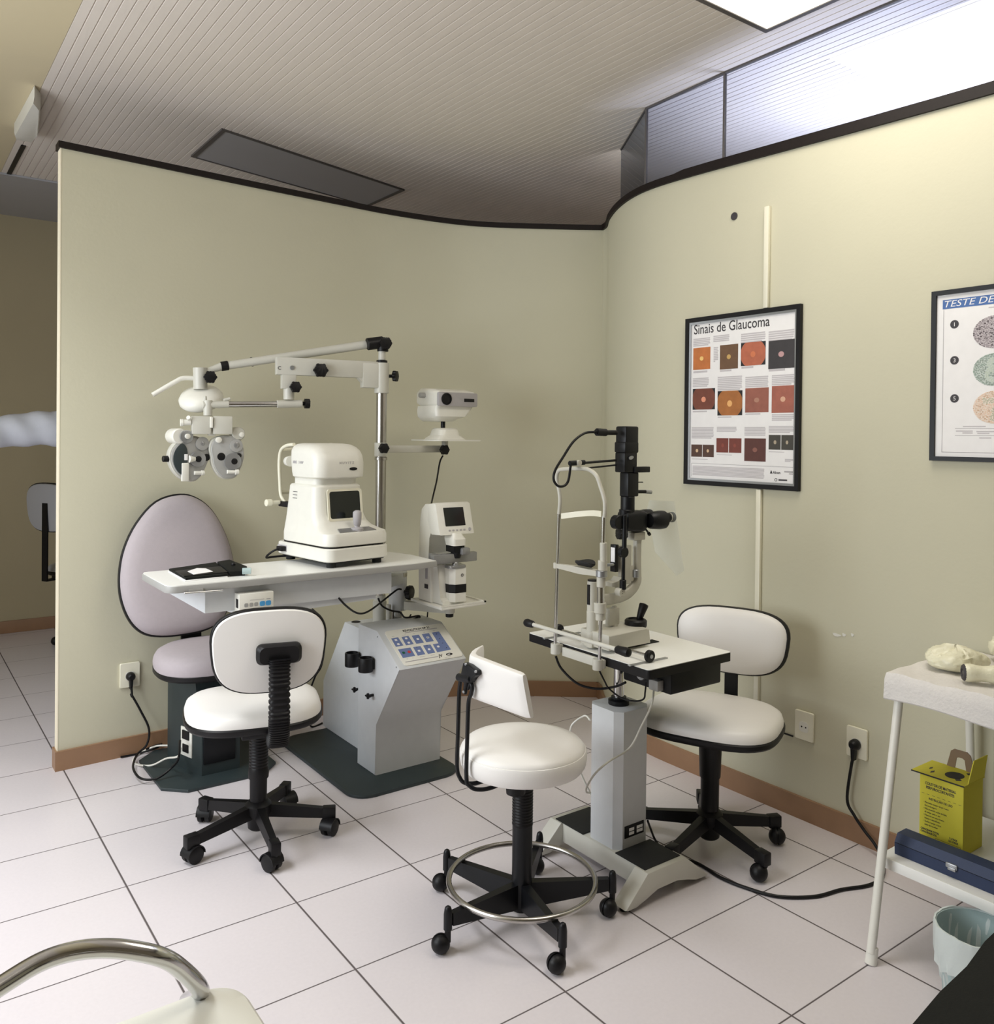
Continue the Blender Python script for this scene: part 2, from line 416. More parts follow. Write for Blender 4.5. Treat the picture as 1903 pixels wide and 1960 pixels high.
# ------------------------------------------------------------------ light
def area(name, loc, rot, sx, sy, power, col):
    l = bpy.data.lights.new(name, 'AREA'); l.shape = 'RECTANGLE'; l.size = sx; l.size_y = sy; l.energy = power; l.color = col
    o = bpy.data.objects.new(name, l); COL.objects.link(o); o.location = loc; o.rotation_euler = rot
    return o
area('window_daylight', (X0-.16, (WY0+WY1)/2, (WZ0+WZ1)/2), (0, -PI/2, 0), WZ1-WZ0, WY1-WY0, 95, (.90, .95, 1.0))
area('lamp_left', (-1.1, -.9, CZ-.03), (0, 0, 0), .6, 1.2, 30, (.94, .97, 1.0)).data.spread = math.radians(120)
area('fill_beyond', (3.0, -1.75, 1.75), (PI, 0, 0), .5, .5, 44, (.93, .94, 1.0)).data.spread = math.radians(105)  # added unseen uplight, brightens the ceiling behind the glass
area('ceiling_lamp_glow', (1.47, -2.32, CZ-.014), (0, 0, 0), 1.14, 1.14, 11, (1, .96, .89))
W = bpy.data.worlds.new('World'); SC.world = W; W.use_nodes = True
W.node_tree.nodes['Background'].inputs[0].default_value = (.75, .85, 1, 1); W.node_tree.nodes['Background'].inputs[1].default_value = .6
SC.view_settings.view_transform = 'Standard'; SC.view_settings.look = 'None'; SC.view_settings.gamma = 1; SC.view_settings.exposure = 0.06
SC.cycles.use_denoising = True; SC.cycles.max_bounces = 8; SC.cycles.caustics_reflective = False; SC.cycles.caustics_refractive = False
SC.cycles.sample_clamp_indirect = 8
# ------------------------------------------------------------------ chairs
def caster(mm, x, y, ang, r=.030, w=.022, z=0):
    """twin wheel with hood, standing on z=0 under (x, y)"""
    M0 = T(x, y, z) @ RZ(ang)
    for s in (-1, 1):
        mm.lathe([(r*.75, -w*.5), (r, -w*.32), (r, w*.32), (r*.75, w*.5)], M0 @ frame((.018, s*(w*.55+.002), r), (0, 1, 0)), 20)
    hood = [((r+.004)*math.cos(t), (r+.004)*math.sin(t)) for t in [PI*k/10 for k in range(11)]]
    inn = [((r+.0005)*math.cos(t), (r+.0005)*math.sin(t)) for t in [PI*k/10 for k in range(10, -1, -1)]]
    mm.prism(hood+inn, M0 @ Matrix(((1, 0, 0, .018), (0, 0, 1, 0), (0, 1, 0, r), (0, 0, 0, 1))), -w-.003, w+.003)
    return mm

def ball_caster(mm, x, y, ang, r=.0275):
    M0 = T(x, y, 0) @ RZ(ang); c = V((.020, 0, r))
    for s in (-1, 1):
        mm.lathe([(r*math.sin(PI*k/16), r*math.cos(PI*k/16)*1.0) for k in range(0, 8)]+[(r*.98, .0025), (r*.8, .002)], M0 @ frame(c, (0, s, 0)), 24)
    mm.cyl(M0 @ (c-V((0, .004, 0))), M0 @ (c+V((0, .004, 0))), r*.85, n=20)
    return mm

def five_star(t, phase, R, hub_z, leg_h, style, swivel):
    for k in range(5):
        a = phase+2*PI*k/5; D = RZ(a)
        lg = M()
        if style in ('office', 'flat'):
            lg.loft([[D @ V(p) for p in q] for q in (
                [(.03, -.018, hub_z-.045), (.03, .018, hub_z-.045), (.03, .014, hub_z), (.03, -.014, hub_z)],
                [(R-.02, -.014, .062), (R-.02, .014, .062), (R-.02, .011, .096), (R-.02, -.011, .096)])])
            lg.box(R-.035, R+.012, -.017, .017, .056, .100, .004, D)
            o = lg.obj('leg', 'black_plastic', t, local=True)
            c = M(); c.cyl(D @ V((R, 0, .05)), D @ V((R, 0, .075)), .009, n=12)
        else:
            lg.loft([[D @ V(p) for p in q] for q in (
                [(.02, -.014, .035), (.02, .014, .035), (.02, .014, .112), (.02, -.014, .112)],
                [(R-.012, -.010, .076), (R-.012, .010, .076), (R-.012, .010, .112), (R-.012, -.010, .112)])])
            pp = D @ V((R, 0, 0))
            lg.lathe([(.010, .066), (.0125, .068), (.0125, .112), (.0105, .125), (.0085, .131), (.003, .135)], T(pp.x, pp.y, 0), 14)
            o = lg.obj('leg', 'black_metal', t, local=True)
            c = M(); c.cyl(D @ V((R, 0, .03)), D @ V((R, 0, .07)), .009, n=12)
        q = D @ V((R, 0, 0)); ball_caster(c, q.x, q.y, swivel[k], .030) if style == 'flat' else caster(c, q.x, q.y, swivel[k]) if style == 'office' else ball_caster(c, q.x, q.y, swivel[k])
        c.obj('caster', 'black_plastic', o, local=True)

def office_chair(label, loc, rotz, phase, seat_z, back, bellows, swivel, group, col_style, sw=.24, sd=.22, bw=.222, sx=0, bx=0, R=.265):
    """faces local +y"""
    t = thing('office_chair', label, 'office chair', loc, rotz, group)
    five_star(t, phase-rotz, R, .13, .1, 'office' if bellows else 'flat', swivel)
    M().lathe([(.028, .038), (.036, .045), (.040, .09), (.047, .10), (.047, .128), (.036, .14), (.03, .142)], None, 24).obj('hub', 'black_plastic', t, local=True)
    c = M()
    if col_style == 'ribbed':
        c.lathe([(.030, .135), (.031, .24)], None, 24)
        prof = [(.036, .225), (.037, .245)]
        for k in range(12): prof += [(.0345, .262+k*.011), (.0325, .2665+k*.011)]
        c.lathe(prof+[(.033, .40), (.03, .43)], None, 24)
    else:
        c.lathe([(.032, .135), (.033, .255), (.037, .26), (.042, .40), (.048, .405), (.048, .43)], None, 24)
    c.obj('column', 'black_plastic', t, local=True)
    sp = [(x+sx, y) for x, y in superpts(sw, sd, 3.0, 48, taper=.04)]
    M().cushion(sp, [(.86, seat_z-.075), (.98, seat_z-.066), (1.005, seat_z-.058), (1.005, seat_z-.045), (.985, seat_z-.040)], None).obj('seat_shell', 'black_plastic', t, local=True)
    M().cushion(sp, [(.985, seat_z-.046), (.985, seat_z-.03), (.96, seat_z-.012), (.90, seat_z-.002), (.78, seat_z+.005), (.5, seat_z+.009), (.2, seat_z+.010)], None).obj('seat', 'white_vinyl', t, local=True)
    M().box(-.07, .07, -.16, .06, seat_z-.10, seat_z-.07, .006).obj('mechanism', 'black_metal', t, local=True)
    z0, z1, tilt = back
    zc = (z0+z1)/2; hb = (z1-z0)/2
    bp = superpts(bw, hb, 3.0, 48, taper=-.07)
    # back plane: local x across, local y up, z towards the rear
    FB = frame((bx, -.225, zc), (0, -math.cos(tilt), math.sin(tilt)*-1), (-1, 0, 0))
    def cur(mm, layers):
        rings = []
        for k, d in layers:
            rings.append([FB @ V((x*k, y*k, d - .16*(x*k)**2)) for x, y in bp])
        return mm.loft(rings)
    cur(M(), [(.985, -.004), (1.0, .003), (1.012, .008), (1.012, .018), (1.0, .024), (.985, .026)]).obj('edging', 'black_plastic', t, local=True)
    pad = M(); cur(pad, [(.3, -.030), (.7, -.027), (.88, -.02), (.96, -.008), (.985, .004), (.985, .022), (.95, .033), (.6, .038), (.2, .039)])
    pad.obj('backrest', 'white_vinyl', t, local=True)
    s = M()
    if bellows:
        s.loft([[FB @ V(p) for p in q] for q in [[(x-.028, y, d) for x, y in rrect(-.074*k, .074*k, -.034*k, .034*k, .02)] for k, d in ((.9, .036), (1.0, .045), (1.0, .062), (.86, .075))]])
        sb = s.obj('back_bracket', 'black_plastic', t, local=True)
        pts = [V((0, -.298, zc-.02)), V((0, -.302, zc-.09)), V((0, -.302, seat_z+.02)), V((0, -.298, seat_z-.03)), V((0, -.27, seat_z-.07)), V((0, -.22, seat_z-.085))]
        sm = smoothpath(pts, 26); rings = []
        nn = len(sm)
        for i in range(nn):
            tt = (sm[min(i+1, nn-1)]-sm[max(i-1, 0)]).normalized(); nx = V((1, 0, 0)); ny = tt.cross(nx)
            w = .031 + (.004 if i % 4 < 2 else 0); d = .021 + (.0035 if i % 4 < 2 else 0)
            rings.append([sm[i]+nx*(x*w+bx+.028)+ny*(y*d) for x, y in superpts(1, 1, 4, 20)])
        M().loft(rings).obj('bellows', 'black_plastic', t, local=True)
    else:
        s.loft([[(x, y, z) for x in (-.025, .025) for y in ((-.268, -.258) if x < 0 else (-.258, -.268))] for z in (zc+.03, z0, seat_z-.02)])
        s.box(-.025, .025, -.268, -.1, seat_z-.088, seat_z-.078)
        s.box(-.025, .025, -.268, -.258, seat_z-.088, seat_z-.02)
        s.obj('back_support', 'black_plastic', t, local=True)
    return t

sw5 = [.6, 2.2, 4.0, 5.1, 1.2]
A_DIR = math.atan2(-.27, .963)
office_chair('white vinyl office chair on black castors seen from behind, ribbed black sleeve up its backrest', (.463, -.747, 0), A_DIR, math.radians(-170), .517, (.600, .893, .10), True, sw5, 'white office chairs with black castor bases', 'ribbed', .24, .22, .187, -.018, .012)
office_chair('white vinyl office chair with black piped backrest between the slit lamp table and right wall', (1.755, -1.752, 0), math.atan2(.92, -.39), math.radians(-97), .505, (.580, .830, .12), False, [.3, 1.9, 3.7, 5.5, math.radians(90)-math.atan2(.92, -.39)], 'white office chairs with black castor bases', 'plain', .25, .225, .212, 0, -.008)
tf = office_chair('dark-rimmed grey office chair half hidden behind the left end of the partition wall', (.47, 2.75, 0), math.radians(-60), .45, .56, (.80, 1.13, .05), False, sw5, 'office chairs in the passage', 'plain', .17, .18, .20, 0, 0, .12)
for ch in tf.children:
    if ch.name.split('.')[0] in ('seat', 'backrest'):
        ch.data.materials.clear(); ch.data.materials.append(MT['ceiling_panel'])

# round stool with footring
t = thing('swivel_stool', 'round white padded stool with a chrome foot ring and a small swivel backrest', 'stool', (.938, -1.705, 0))
five_star(t, math.radians(-176), .282, .12, .1, 'stool', [2.6, 3.0, 3.3, 3.5, 2.6])
M().lathe([(.024, .024), (.031, .028), (.031, .29), (.028, .29), (.028, .464)], None, 26).obj('column', 'black_metal', t, local=True)
cs = M(); prof = [(.0305, .285), (.0325, .288)]
for k in range(17): prof += [(.0325, .292+k*.009), (.0308, .2965+k*.009)]
cs.lathe(prof+[(.030, .462)], None, 26); cs.obj('sleeve', 'black_plastic', t, local=True)
M().lathe([(r, z+.079) for r, z in [(.165, .384), (.184, .390), (.192, .402), (.195, .42), (.195, .438), (.192, .446), (.1895, .4465), (.189, .450), (.179, .461), (.14, .472), (.08, .479), (.02, .481)]], None, 56).obj('seat', 'white_vinyl', t, local=True)
M().lathe([(.02, .425), (.028, .429), (.030, .463)], T(-.085, -.075, 0), 18).obj('tension_knob', 'black_plastic', t, local=True)
M().torus((-.004, -.006, .122), .224, .0085, None, 72, 12).obj('foot_ring', 'worn_chrome', t, local=True)
wv = lambda q: V(q)-V((.938, -1.705, 0))
RX = .735
r0 = [wv(P(882, 1302, x=RX)), wv(P(879, 1330, x=RX)), wv(P(877, 1400, x=RX)), wv(P(875, 1465, x=RX)), wv(P(880, 1488, x=RX+.006)), wv(P(892, 1499, x=RX+.025))]
r1 = [wv(P(896, 1318, x=RX-.006)), wv(P(900, 1308, x=RX-.006)), wv(P(904, 1315, x=RX-.006)), wv(P(902, 1328, x=RX-.006)), wv(P(897, 1345, x=RX-.006)), wv(P(895, 1400, x=RX-.006)), wv(P(893, 1488, x=RX-.006)), wv(P(899, 1504, x=RX)), wv(P(914, 1511, x=RX+.02))]
for r, inn in ((r0, (-.05, .03, .456)), (r1, (-.05, -.03, .456))):
    pts = r+[V((r[-1].x+.05, (r[-1].y+inn[1])/2, min(.455, r[-1].z-.004))), V(inn)]
    rd = M().tube(pts, .0062, 12, sm=6)
    rd.obj('back_rod', 'black_metal', t, local=True)
# back pad: curved panel, axis along y, leaning
c0 = V((.705, -1.70, 0)); 
pd = M(); rings = []
HZ = [(.715, 0), (.842, 1)]
N = 22
def padpt(u, v, off):
    """u 0..1 along the pad from far end to near end, v 0..1 up; off = thickness offset towards +x"""
    y = -1.645 - .300*u; bend = .09*(max(0, .22-u)/.22)**2
    x = .735 + bend + .030*(1-v)*u + off; z = .706+.128*v + .010*u*0
    return V((x, y + bend*.3, z))
for i in range(N+1):
    u = i/N; ring = []
    ee = min(1, math.sin(PI*min(max(u, .012), .988))*6)**.5
    for k in range(20):
        a = 2*PI*k/20; cc, ss = math.cos(a), math.sin(a)
        v = .5+.5*math.copysign(abs(ss)**.45, ss)*(.93+.07*ee); off = .016*math.copysign(abs(cc)**.45, cc)*ee+.016
        ring.append(padpt(u, v, off))
    rings.append(ring)
pd.loft(rings).obj('backrest', 'white_vinyl', t)
bk = M()
pb = [P(893, 1268, x=.728), P(902, 1272, x=.728), P(916, 1283, x=.728), P(917, 1292, x=.728), P(908, 1298, x=.728), P(905, 1306, x=.728), P(893, 1306, x=.728), P(888, 1290, x=.728)]
bk.prism([(q.y, q.z) for q in pb], Matrix(((0, 0, 1, 0), (1, 0, 0, 0), (0, 1, 0, 0), (0, 0, 0, 1))), .716, .737, .002)
a, c = P(878, 1296, x=.722), P(902, 1300, x=.722); bk.cyl(a, c, .0115, n=16)
a, c = P(894, 1302, x=.724), P(890, 1328, x=.724); bk.cyl(a, c, .009, .006, n=14)
bk.mi = 1
for q in ((912, 1285), (889, 1324), (893, 1271)):
    a = P(*q, x=.716); bk.cyl(a, a-V((.005, 0, 0)), .004, n=10)
bk.obj('backrest_bracket', ['black_metal', 'steel'], t)

# exam chair against the left wall
t = thing('examination_chair', 'grey fabric examination chair with an egg-shaped backrest against the left wall', 'examination chair', (.53, .07, 0))
oc = lambda x0, x1, y0, y1, c: [(x0+c, y0), (x1-c, y0), (x1, y0+c), (x1, y1-c), (x1-c, y1), (x0+c, y1), (x0, y1-c), (x0, y0+c)]
M().prism(oc(.285, .775, -.205, .33, .085), None, 0, .014, .003).obj('base_plate', 'dark_green_metal', t)
pm = M()
pr = [(.10, .014), (.105, .1), (.09, .24), (.02, .39), (-.02, .44)]
pm.loft([[(.395, .20, z), (.395, .12, z), (.457, .12-s, z), (.62, .12-s, z), (.66, .12, z), (.66, .20, z)] for z, s in ((.012, .218), (.20, .215), (.25, .21), (.36, .13), (.44, .10))])
pm.obj('pedestal', 'dark_green_metal', t)
M().box(.463, .60, -.104, -.09, .06, .26, .004).obj('pedestal_cover', 'black_metal', t)
# socket plate on the pedestal's slanted left face
fp = frame((.426, .012, .135), (-.96, -.275, 0), (0, 0, 1))
sp_ = M(); sp_.box(-.062, .062, -.042, .042, -.001, .004, .001, fp); so = sp_.obj('socket_plate', 'white_plastic', t)
s2 = M(); s2.box(.012, .05, -.025, .025, .003, .010, .002, fp); s2.box(-.045, -.010, -.020, .024, .003, .008, .002, fp); s2.obj('socket', 'black_plastic', so)
SPTS = superpts(.235, .235, 2.4, 48, taper=-.08)
sc = (.52, .0)
Ms = T(sc[0], sc[1], 0)
M().cushion(SPTS, [(.80, .435), (.97, .447), (1.0, .455), (1.0, .470), (.985, .474)], Ms).obj('seat_shell', 'black_plastic', t)
M().cushion(SPTS, [(.985, .466), (1.0, .49), (.985, .512), (.94, .530), (.84, .543), (.6, .552), (.25, .555)], Ms).obj('seat', 'lilac_fabric', t)
M().box(.40, .64, -.12, .16, .425, .447, .006).obj('seat_bracket', 'black_metal', t)
# egg shaped back traced in its own leaning plane
eg = [(346, 944), (300, 958), (262, 1000), (238, 1050), (229, 1100), (232, 1145), (247, 1185), (270, 1210), (300, 1219), (345, 1217), (400, 1205), (432, 1180), (447, 1130), (450, 1085), (444, 1050), (430, 1012), (408, 975), (380, 952)]
def lean(z): return .17+.13*(z-.55)/.65
E0 = []
for q in eg:
    y = .22
    for _ in range(4): p = P(*q, y=y); y = lean(p.z)
    E0.append(P(*q, y=y))
E0 = smoothpath(E0, 4, True); ec = sum(E0, V())/len(E0); nb = V((0, .98, -.196))
def egg(mm, layers): return mm.loft([[ec+(p-ec)*k+nb*d for p in E0] for k, d in layers])
egg(M(), [(.97, .012), (1.0, .016), (1.005, .022), (1.005, .034), (.985, .042), (.9, .048), (.5, .052)]).obj('back_shell', 'black_plastic', t)
egg(M(), [(.3, -.042), (.7, -.040), (.86, -.032), (.94, -.018), (.975, 0), (.98, .018), (.96, .024)]).obj('backrest', 'lilac_fabric', t)
bb = M(); bb.loft([[(.46, y, z), (.55, y, z), (.55, y+.012, z), (.46, y+.012, z)] for y, z in ((.165, .43), (.225, .46), (.232, .62), (.250, .72))])
bb.obj('back_support', 'black_metal', t)

# armchair in the near left corner
t = thing('armchair', 'cream padded armchair with bent chrome tube arm in the near left corner', 'armchair', (-.45, -2.45, 0))
arm = [(-.205, -2.20, .46), P(385, 1898, z=.515), P(350, 1858, z=.575), P(300, 1829, z=.625), P(200, 1815, z=.655), P(100, 1832, z=.66), P(0, 1888, z=.655), (-.62, -2.36, .64), (-.70, -2.37, .60)]
far = arm + [(-.74, -2.37, .45), (-.74, -2.37, .02)]
M().tube([V(p) for p in far], .0145, 16, sm=8).obj('armrest', 'chrome', t)
M().tube([V(p) for p in [(-.205, -2.20, .46), (-.205, -2.20, .02), (-.215, -2.24, .0145), (-.215, -2.70, .0145), (-.205, -2.74, .02), (-.205, -2.74, .46), (-.22, -2.76, .56), (-.4, -2.76, .655), (-.62, -2.74, .64), (-.74, -2.72, .45), (-.74, -2.72, .02)]], .0145, 14).obj('frame', 'chrome', t)
M().tube([V(p) for p in [(-.74, -2.37, .0145), (-.74, -2.72, .0145)]], .0145, 14).obj('frame_rail', 'chrome', t)
sp = rrect(-.72, -.128, -2.72, -2.245, .06, 8)
M().cushion(sp, [(.95, .40), (1.0, .415), (1.0, .47), (.99, .49), (.96, .502), (.88, .508), (.4, .512)]).obj('seat', 'cream_vinyl', t)
M().cushion(rrect(-.24, .24, -.2, .2, .06, 6), [(.95, -.04), (1, -.03), (1, .02), (.97, .035), (.85, .042)], frame((-.71, -2.48, .66), (1, 0, .12), (0, 1, 0))).obj('backrest', 'cream_vinyl', t)

# dark couch at the near right corner
t = thing('examination_couch', 'black padded couch corner filling the bottom right of the photo', 'couch', (1.0, -3.35, 0))
edge = [P(1735, 1968, z=.60), P(1798, 1894, z=.60), P(1850, 1845, z=.60), P(1885, 1797, z=.60), P(1935, 1750, z=.60)]
pl = [(p.x, p.y) for p in edge]
pl = [(-.05, -3.55), (-.05, -3.22), (.2, -3.155)] + pl + [(1.35, -3.02), (1.35, -3.55)]
M().cushion(pl, [(.96, .49), (.995, .505), (1.0, .52), (1.0, .585), (.99, .597), (.97, .60), (.5, .603)]).obj('pad', 'black_leather', t)
M().box(.02, 1.3, -3.52, -3.15, .44, .49, .004).obj('frame', 'black_metal', t)
for x in (.06, 1.26):
    for y in (-3.49, -3.19): M().box(x-.02, x+.02, y-.02, y+.02, 0, .44, .003).obj('leg', 'black_metal', t)
# ------------------------------------------------------------------ slit lamp table
t = thing('slit_lamp_table', 'white topped column table with black edge carrying the slit lamp', 'table', (1.39, -1.655, 0))
XZ = lambda y: Matrix(((1, 0, 0, 0), (0, 0, 1, y), (0, 1, 0, 0), (0, 0, 0, 1)))   # local xy -> world xz, extrude along +y
bm_ = M()
for y in (-1.892, -1.468):
    foot = [(1.200, .016), (1.212, .012), (1.25, .012), (1.29, .030), (1.34, .042), (1.385, .046), (1.43, .042), (1.48, .030), (1.525, .014), (1.572, .012), (1.584, .016), (1.472, .104), (1.296, .104)]
    bm_.prism(foot, XZ(y), 0, .06, .004)
bm_.box(1.305, 1.463, -1.835, -1.465, .035, .102, .004)
bm_.obj('base', 'light_paint', t)
for y0, y1 in ((-1.872, -1.736), (-1.575, -1.43)): M().box(1.302, 1.466, y0, y1, .1035, .107, .001).obj('rubber_mat', 'rubber', t)
for x in (1.222, 1.552):
    for y in (-1.86, -1.44): M().cyl((x, y, 0), (x, y, .014), .014, .012, 14).obj('foot', 'rubber', t)
ch = .024
M().prism([(1.315+ch, -1.733), (1.472-ch, -1.733), (1.472, -1.733+ch), (1.472, -1.578-ch), (1.472-ch, -1.578), (1.315+ch, -1.578), (1.315, -1.578-ch), (1.315, -1.733+ch)], None, .100, .562, .002).obj('column', 'grey_paint', t)
a, c = P(1196, 1574, y=-1.734), P(1232, 1598, y=-1.734)
rp = M(); rp.box(a.x, c.x, -1.7350, -1.7332, P(1214, 1599, y=-1.734).z, P(1214, 1576, y=-1.734).z); a.z, c.z = P(1214, 1576, y=-1.734).z, P(1214, 1599, y=-1.734).z; rpo = rp.obj('rating_plate', 'black_metal', t)
wp = M()
for u0, u1 in ((.22, .48), (.62, .93)):
    for v in (.18, .5): wp.box(a.x+(c.x-a.x)*u0, a.x+(c.x-a.x)*u1, -1.7358, -1.7349, c.z+(a.z-c.z)*v, c.z+(a.z-c.z)*(v+.24))
wp.obj('printed_field', 'paper', rpo)
M().cyl((1.39, -1.655, .56), (1.39, -1.655, .74), .0185).obj('lift_post', 'chrome', t)
fl = M(); fl.lathe([(.034, .56), (.036, .563), (.036, .577), (.026, .582), (.026, .588)], T(1.39, -1.655, 0)); fl.obj('collar', 'black_metal', t)
TX0, TX1, TY0, TY1, TZ = 1.240, 1.634, -1.938, -1.338, .765
M().prism(rrect(TX0, TX1, TY0, TY1, .012), None, TZ-.030, TZ-.002, .001).obj('edge_band', 'black_plastic', t)
M().prism(rrect(TX0+.001, TX1-.001, TY0+.001, TY1-.001, .012), None, TZ-.0022, TZ).obj('tabletop', 'white_laminate', t)
q = P(1284, 1332, y=-1.915); q2 = P(1381, 1311, y=-1.915)
pbx = M().box(q.x, q2.x, -1.915, -1.70, q.z, TZ-.029, .008).obj('power_box', 'black_metal', t)
cn = M(); cc = V((q.x, -1.79, .700)); cn.cyl(cc, cc-V((.010, 0, 0)), .019, n=20); cn.cyl(cc-V((.01, 0, 0)), cc-V((.012, 0, 0)), .013, n=20); cn.obj('round_socket', 'steel', pbx)
cn = M(); cn.box(q.x-.028, q.x, -1.885, -1.845, .668, .702, .003); cn.obj('plug', 'edge_grey', pbx)
cab = M(); cab.tube([V((q.x-.024, -1.865, .672)), V((q.x-.05, -1.88, .63)), P(1228, 1390, y=-1.84), P(1205, 1432, y=-1.80), P(1165, 1458, y=-1.80), P(1140, 1480, y=-1.78), P(1124, 1505, y=-1.74), P(1123, 1516, y=-1.72), P(1130, 1517, y=-1.70)], .0032, 8, sm=8)
cab.obj('white_cable', 'light_paint', t)

# head rest clamped to the table edge
HX_ = 1.214
t = thing('head_rest', 'chrome and white chin and forehead rest clamped to the slit lamp table edge', 'head rest', (HX_, -1.63, .70))
h = lambda px, py, dx=0: P(px, py, x=HX_+dx)
c7 = lambda X, Y, dx=0: h(960+X/3.92, 800+Y/3.92, dx)
M().tube([c7(402, 1760), c7(432, 700)], .0062, 14).obj('rod', 'chrome', t)
M().tube([c7(735, 1860), c7(765, 930)], .0062, 14).obj('rod', 'chrome', t)
M().tube([c7(763, 945), c7(768, 735)], .0072, 14).obj('rod_end', 'chrome', t)
M().tube([c7(432, 720), c7(440, 620), c7(432, 540), c7(418, 490), c7(415, 440), c7(428, 398), c7(465, 384), c7(600, 380), c7(660, 390), c7(712, 432), c7(745, 520), c7(773, 615), c7(777, 690), c7(772, 745)], .0068, 12, sm=5).obj('arch', 'beige_paint', t)
sl = None
def seg(X, Y0, Y1, r, r2=None): sl.cyl(c7(X, Y1), c7(X, Y0), r, r2, 20)
sl = M(); seg(765, 935, 1075, .0115); seg(759, 1068, 1145, .0150); sl.obj('upper_sleeve', 'beige_paint', t)
sl = M(); seg(748, 1190, 1268, .0145); sl.obj('middle_sleeve', 'beige_paint', t)
sl = M(); seg(740, 1385, 1462, .0200); seg(740, 1462, 1517, .0150); sl.obj('lower_sleeve', 'beige_paint', t)
sl = M(); seg(752, 1143, 1192, .0185); sl.obj('lock_ring', 'steel', t)
sl = M(); seg(745, 1265, 1388, .0125); sl.obj('inner_sleeve', 'chrome', t)
a, c = c7(448, 737), c7(748, 722)
fb = M(); rings = []
for k in range(17):
    u = k/16; q = a.lerp(c, u)+V((.030*math.sin(PI*u), 0, .005*math.sin(PI*u)))
    rings.append([q+V((0, 0, -.0095)), q+V((.003, 0, -.0095)), q+V((.003, 0, .0095)), q+V((0, 0, .0095))])
fb.loft(rings).obj('forehead_band', 'cream_plastic', t)
a, c = c7(412, 1107), c7(745, 1168)
cb = M(); cb.cyl(a-V((0, 0, .010)), a+V((0, 0, .010)), .0105, n=18)
cb.loft([[q+V((x, 0, z)) for x, z in ((-s, -zz), (s, -zz), (s, zz), (-s, zz))] for q, s, zz in ((a, .007, .007), (a.lerp(c, .35), .009, .010), (a.lerp(c, .6), .016, .011), (c, .012, .008))])
cb.obj('chin_bar', 'beige_paint', t)
a, c = c7(538, 1085), c7(722, 1100); mid = (a+c)/2
M().loft([[mid+V((.024*k*math.cos(w), .042*k*math.sin(w), z+.004*math.cos(2*w))) for w in [2*PI*i/24 for i in range(24)]] for k, z in ((.7, -.006), (1, .002), (1.0, .008), (.6, .004))]).obj('chin_cup', 'rubber', t)
cl = M()
for X, Y in ((405, 1730), (722, 1848)):
    q = c7(X, Y); cl.cyl(q-V((0, 0, .018)), q+V((0, 0, .018)), .0165, n=20); cl.box(q.x, TX0-.0015, q.y-.014, q.y+.014, q.z-.014, q.z+.014, .003)
a, c = c7(430, 1745), c7(720, 1825); cl.box(TX0-.012, TX0-.001, c.y, a.y, a.z-.020, a.z+.010, .002)
clo = cl.obj('clamp', 'light_paint', t)
a, c = c7(232, 1548, -.014), c7(872, 1738, -.014)
M().cyl(a, c, .0068, n=16).obj('grip_bar', 'light_paint', t)
d = (c-a).normalized()
M().lathe([(.009, 0), (.0125, .006), (.0145, .035), (.012, .043), (.006, .046)], frame(a+d*.006, -d), 18).obj('grip', 'black_plastic', t)
M().lathe([(.009, 0), (.0125, .006), (.0150, .045), (.013, .055), (.006, .059)], frame(c-d*.006, d), 18).obj('grip', 'black_plastic', t)

# slit lamp
YS = -1.64
t = thing('slit_lamp', 'black and white slit lamp microscope standing on the white topped column table', 'slit lamp', (1.40, YS, TZ))
s7 = lambda X, Y, y=YS: P(960+X/3.92, 800+Y/3.92, y=y)
def blk(mm, x0, x1, y0, y1, ratio=1.0, bev=.003, Y=YS):
    """axis-aligned block whose picture outline spans these photo pixels"""
    a, c = P((x0+x1)/2, y0, y=Y), P((x0+x1)/2, y1, y=Y); tot = (x1-x0)/sc_at((a+c)/2)
    w = tot/(.803+.596*ratio); d = w*ratio; cx = (a.x+c.x)/2
    return mm.box(cx-w/2, cx+w/2, Y-d/2, Y+d/2, c.z, a.z, bev)
def vcyl(mm, x0, x1, y0, y1, Y=YS, k=1, n=24):
    a, c = P((x0+x1)/2, y0, y=Y), P((x0+x1)/2, y1, y=Y); r = (x1-x0)/2/sc_at((a+c)/2); cx = (a.x+c.x)/2
    return mm.cyl((cx, Y, c.z), (cx, Y, a.z), r*k, r, n)
# carriage
q = P(1166, 1236, y=-1.735); q1 = P(1246, 1223, y=-1.735); q2 = P(1245, 1203, y=-1.735); q3 = P(1166, 1217, y=-1.735)
M().prism([(q.x, TZ+.012), (q1.x, TZ+.012), (q2.x-.004, q2.z), (q2.x-.02, q2.z+.001), (q3.x, q3.z)], XZ(-1.735), 0, .14, .004).obj('carriage', 'beige_paint', t)
fa, fb_ = P(1224, 1236.5, z=TZ), P(1262, 1229, z=TZ); M().box(fa.x-.06, fb_.x, fa.y, fa.y+.034, TZ+.0005, TZ+.003).obj('felt_pad', 'black_leather', t)
w1, w2 = P(1098, 1203, y=-1.45), P(1216, 1237, y=-1.865)
ax = M(); zz = (w1.z+w2.z)/2; xx = (w1.x+w2.x)/2
zz = TZ+.0205
ax.cyl((xx, -1.45, zz), (xx, -1.865, zz), .0048, n=14); ax.obj('axle', 'chrome', t)
for y, e in ((-1.44, 1), (-1.868, -1)):
    w = M(); w.lathe([(.0165, 0), (.019, .003), (.019, .013), (.0165, .016)], frame((xx, y, zz), (0, e, 0)), 26)
    wo = w.obj('wheel', 'black_plastic', t); w = M(); w.cyl((xx, y+e*.0155, zz), (xx, y+e*.0175, zz), .0065, n=16); w.obj('hub_cap', 'steel', wo)
for y in (-1.868, -1.448): M().box(xx-.085, xx+.085, y-.008, y+.004, TZ, TZ+.0035, .001).obj('rail', 'steel', t)
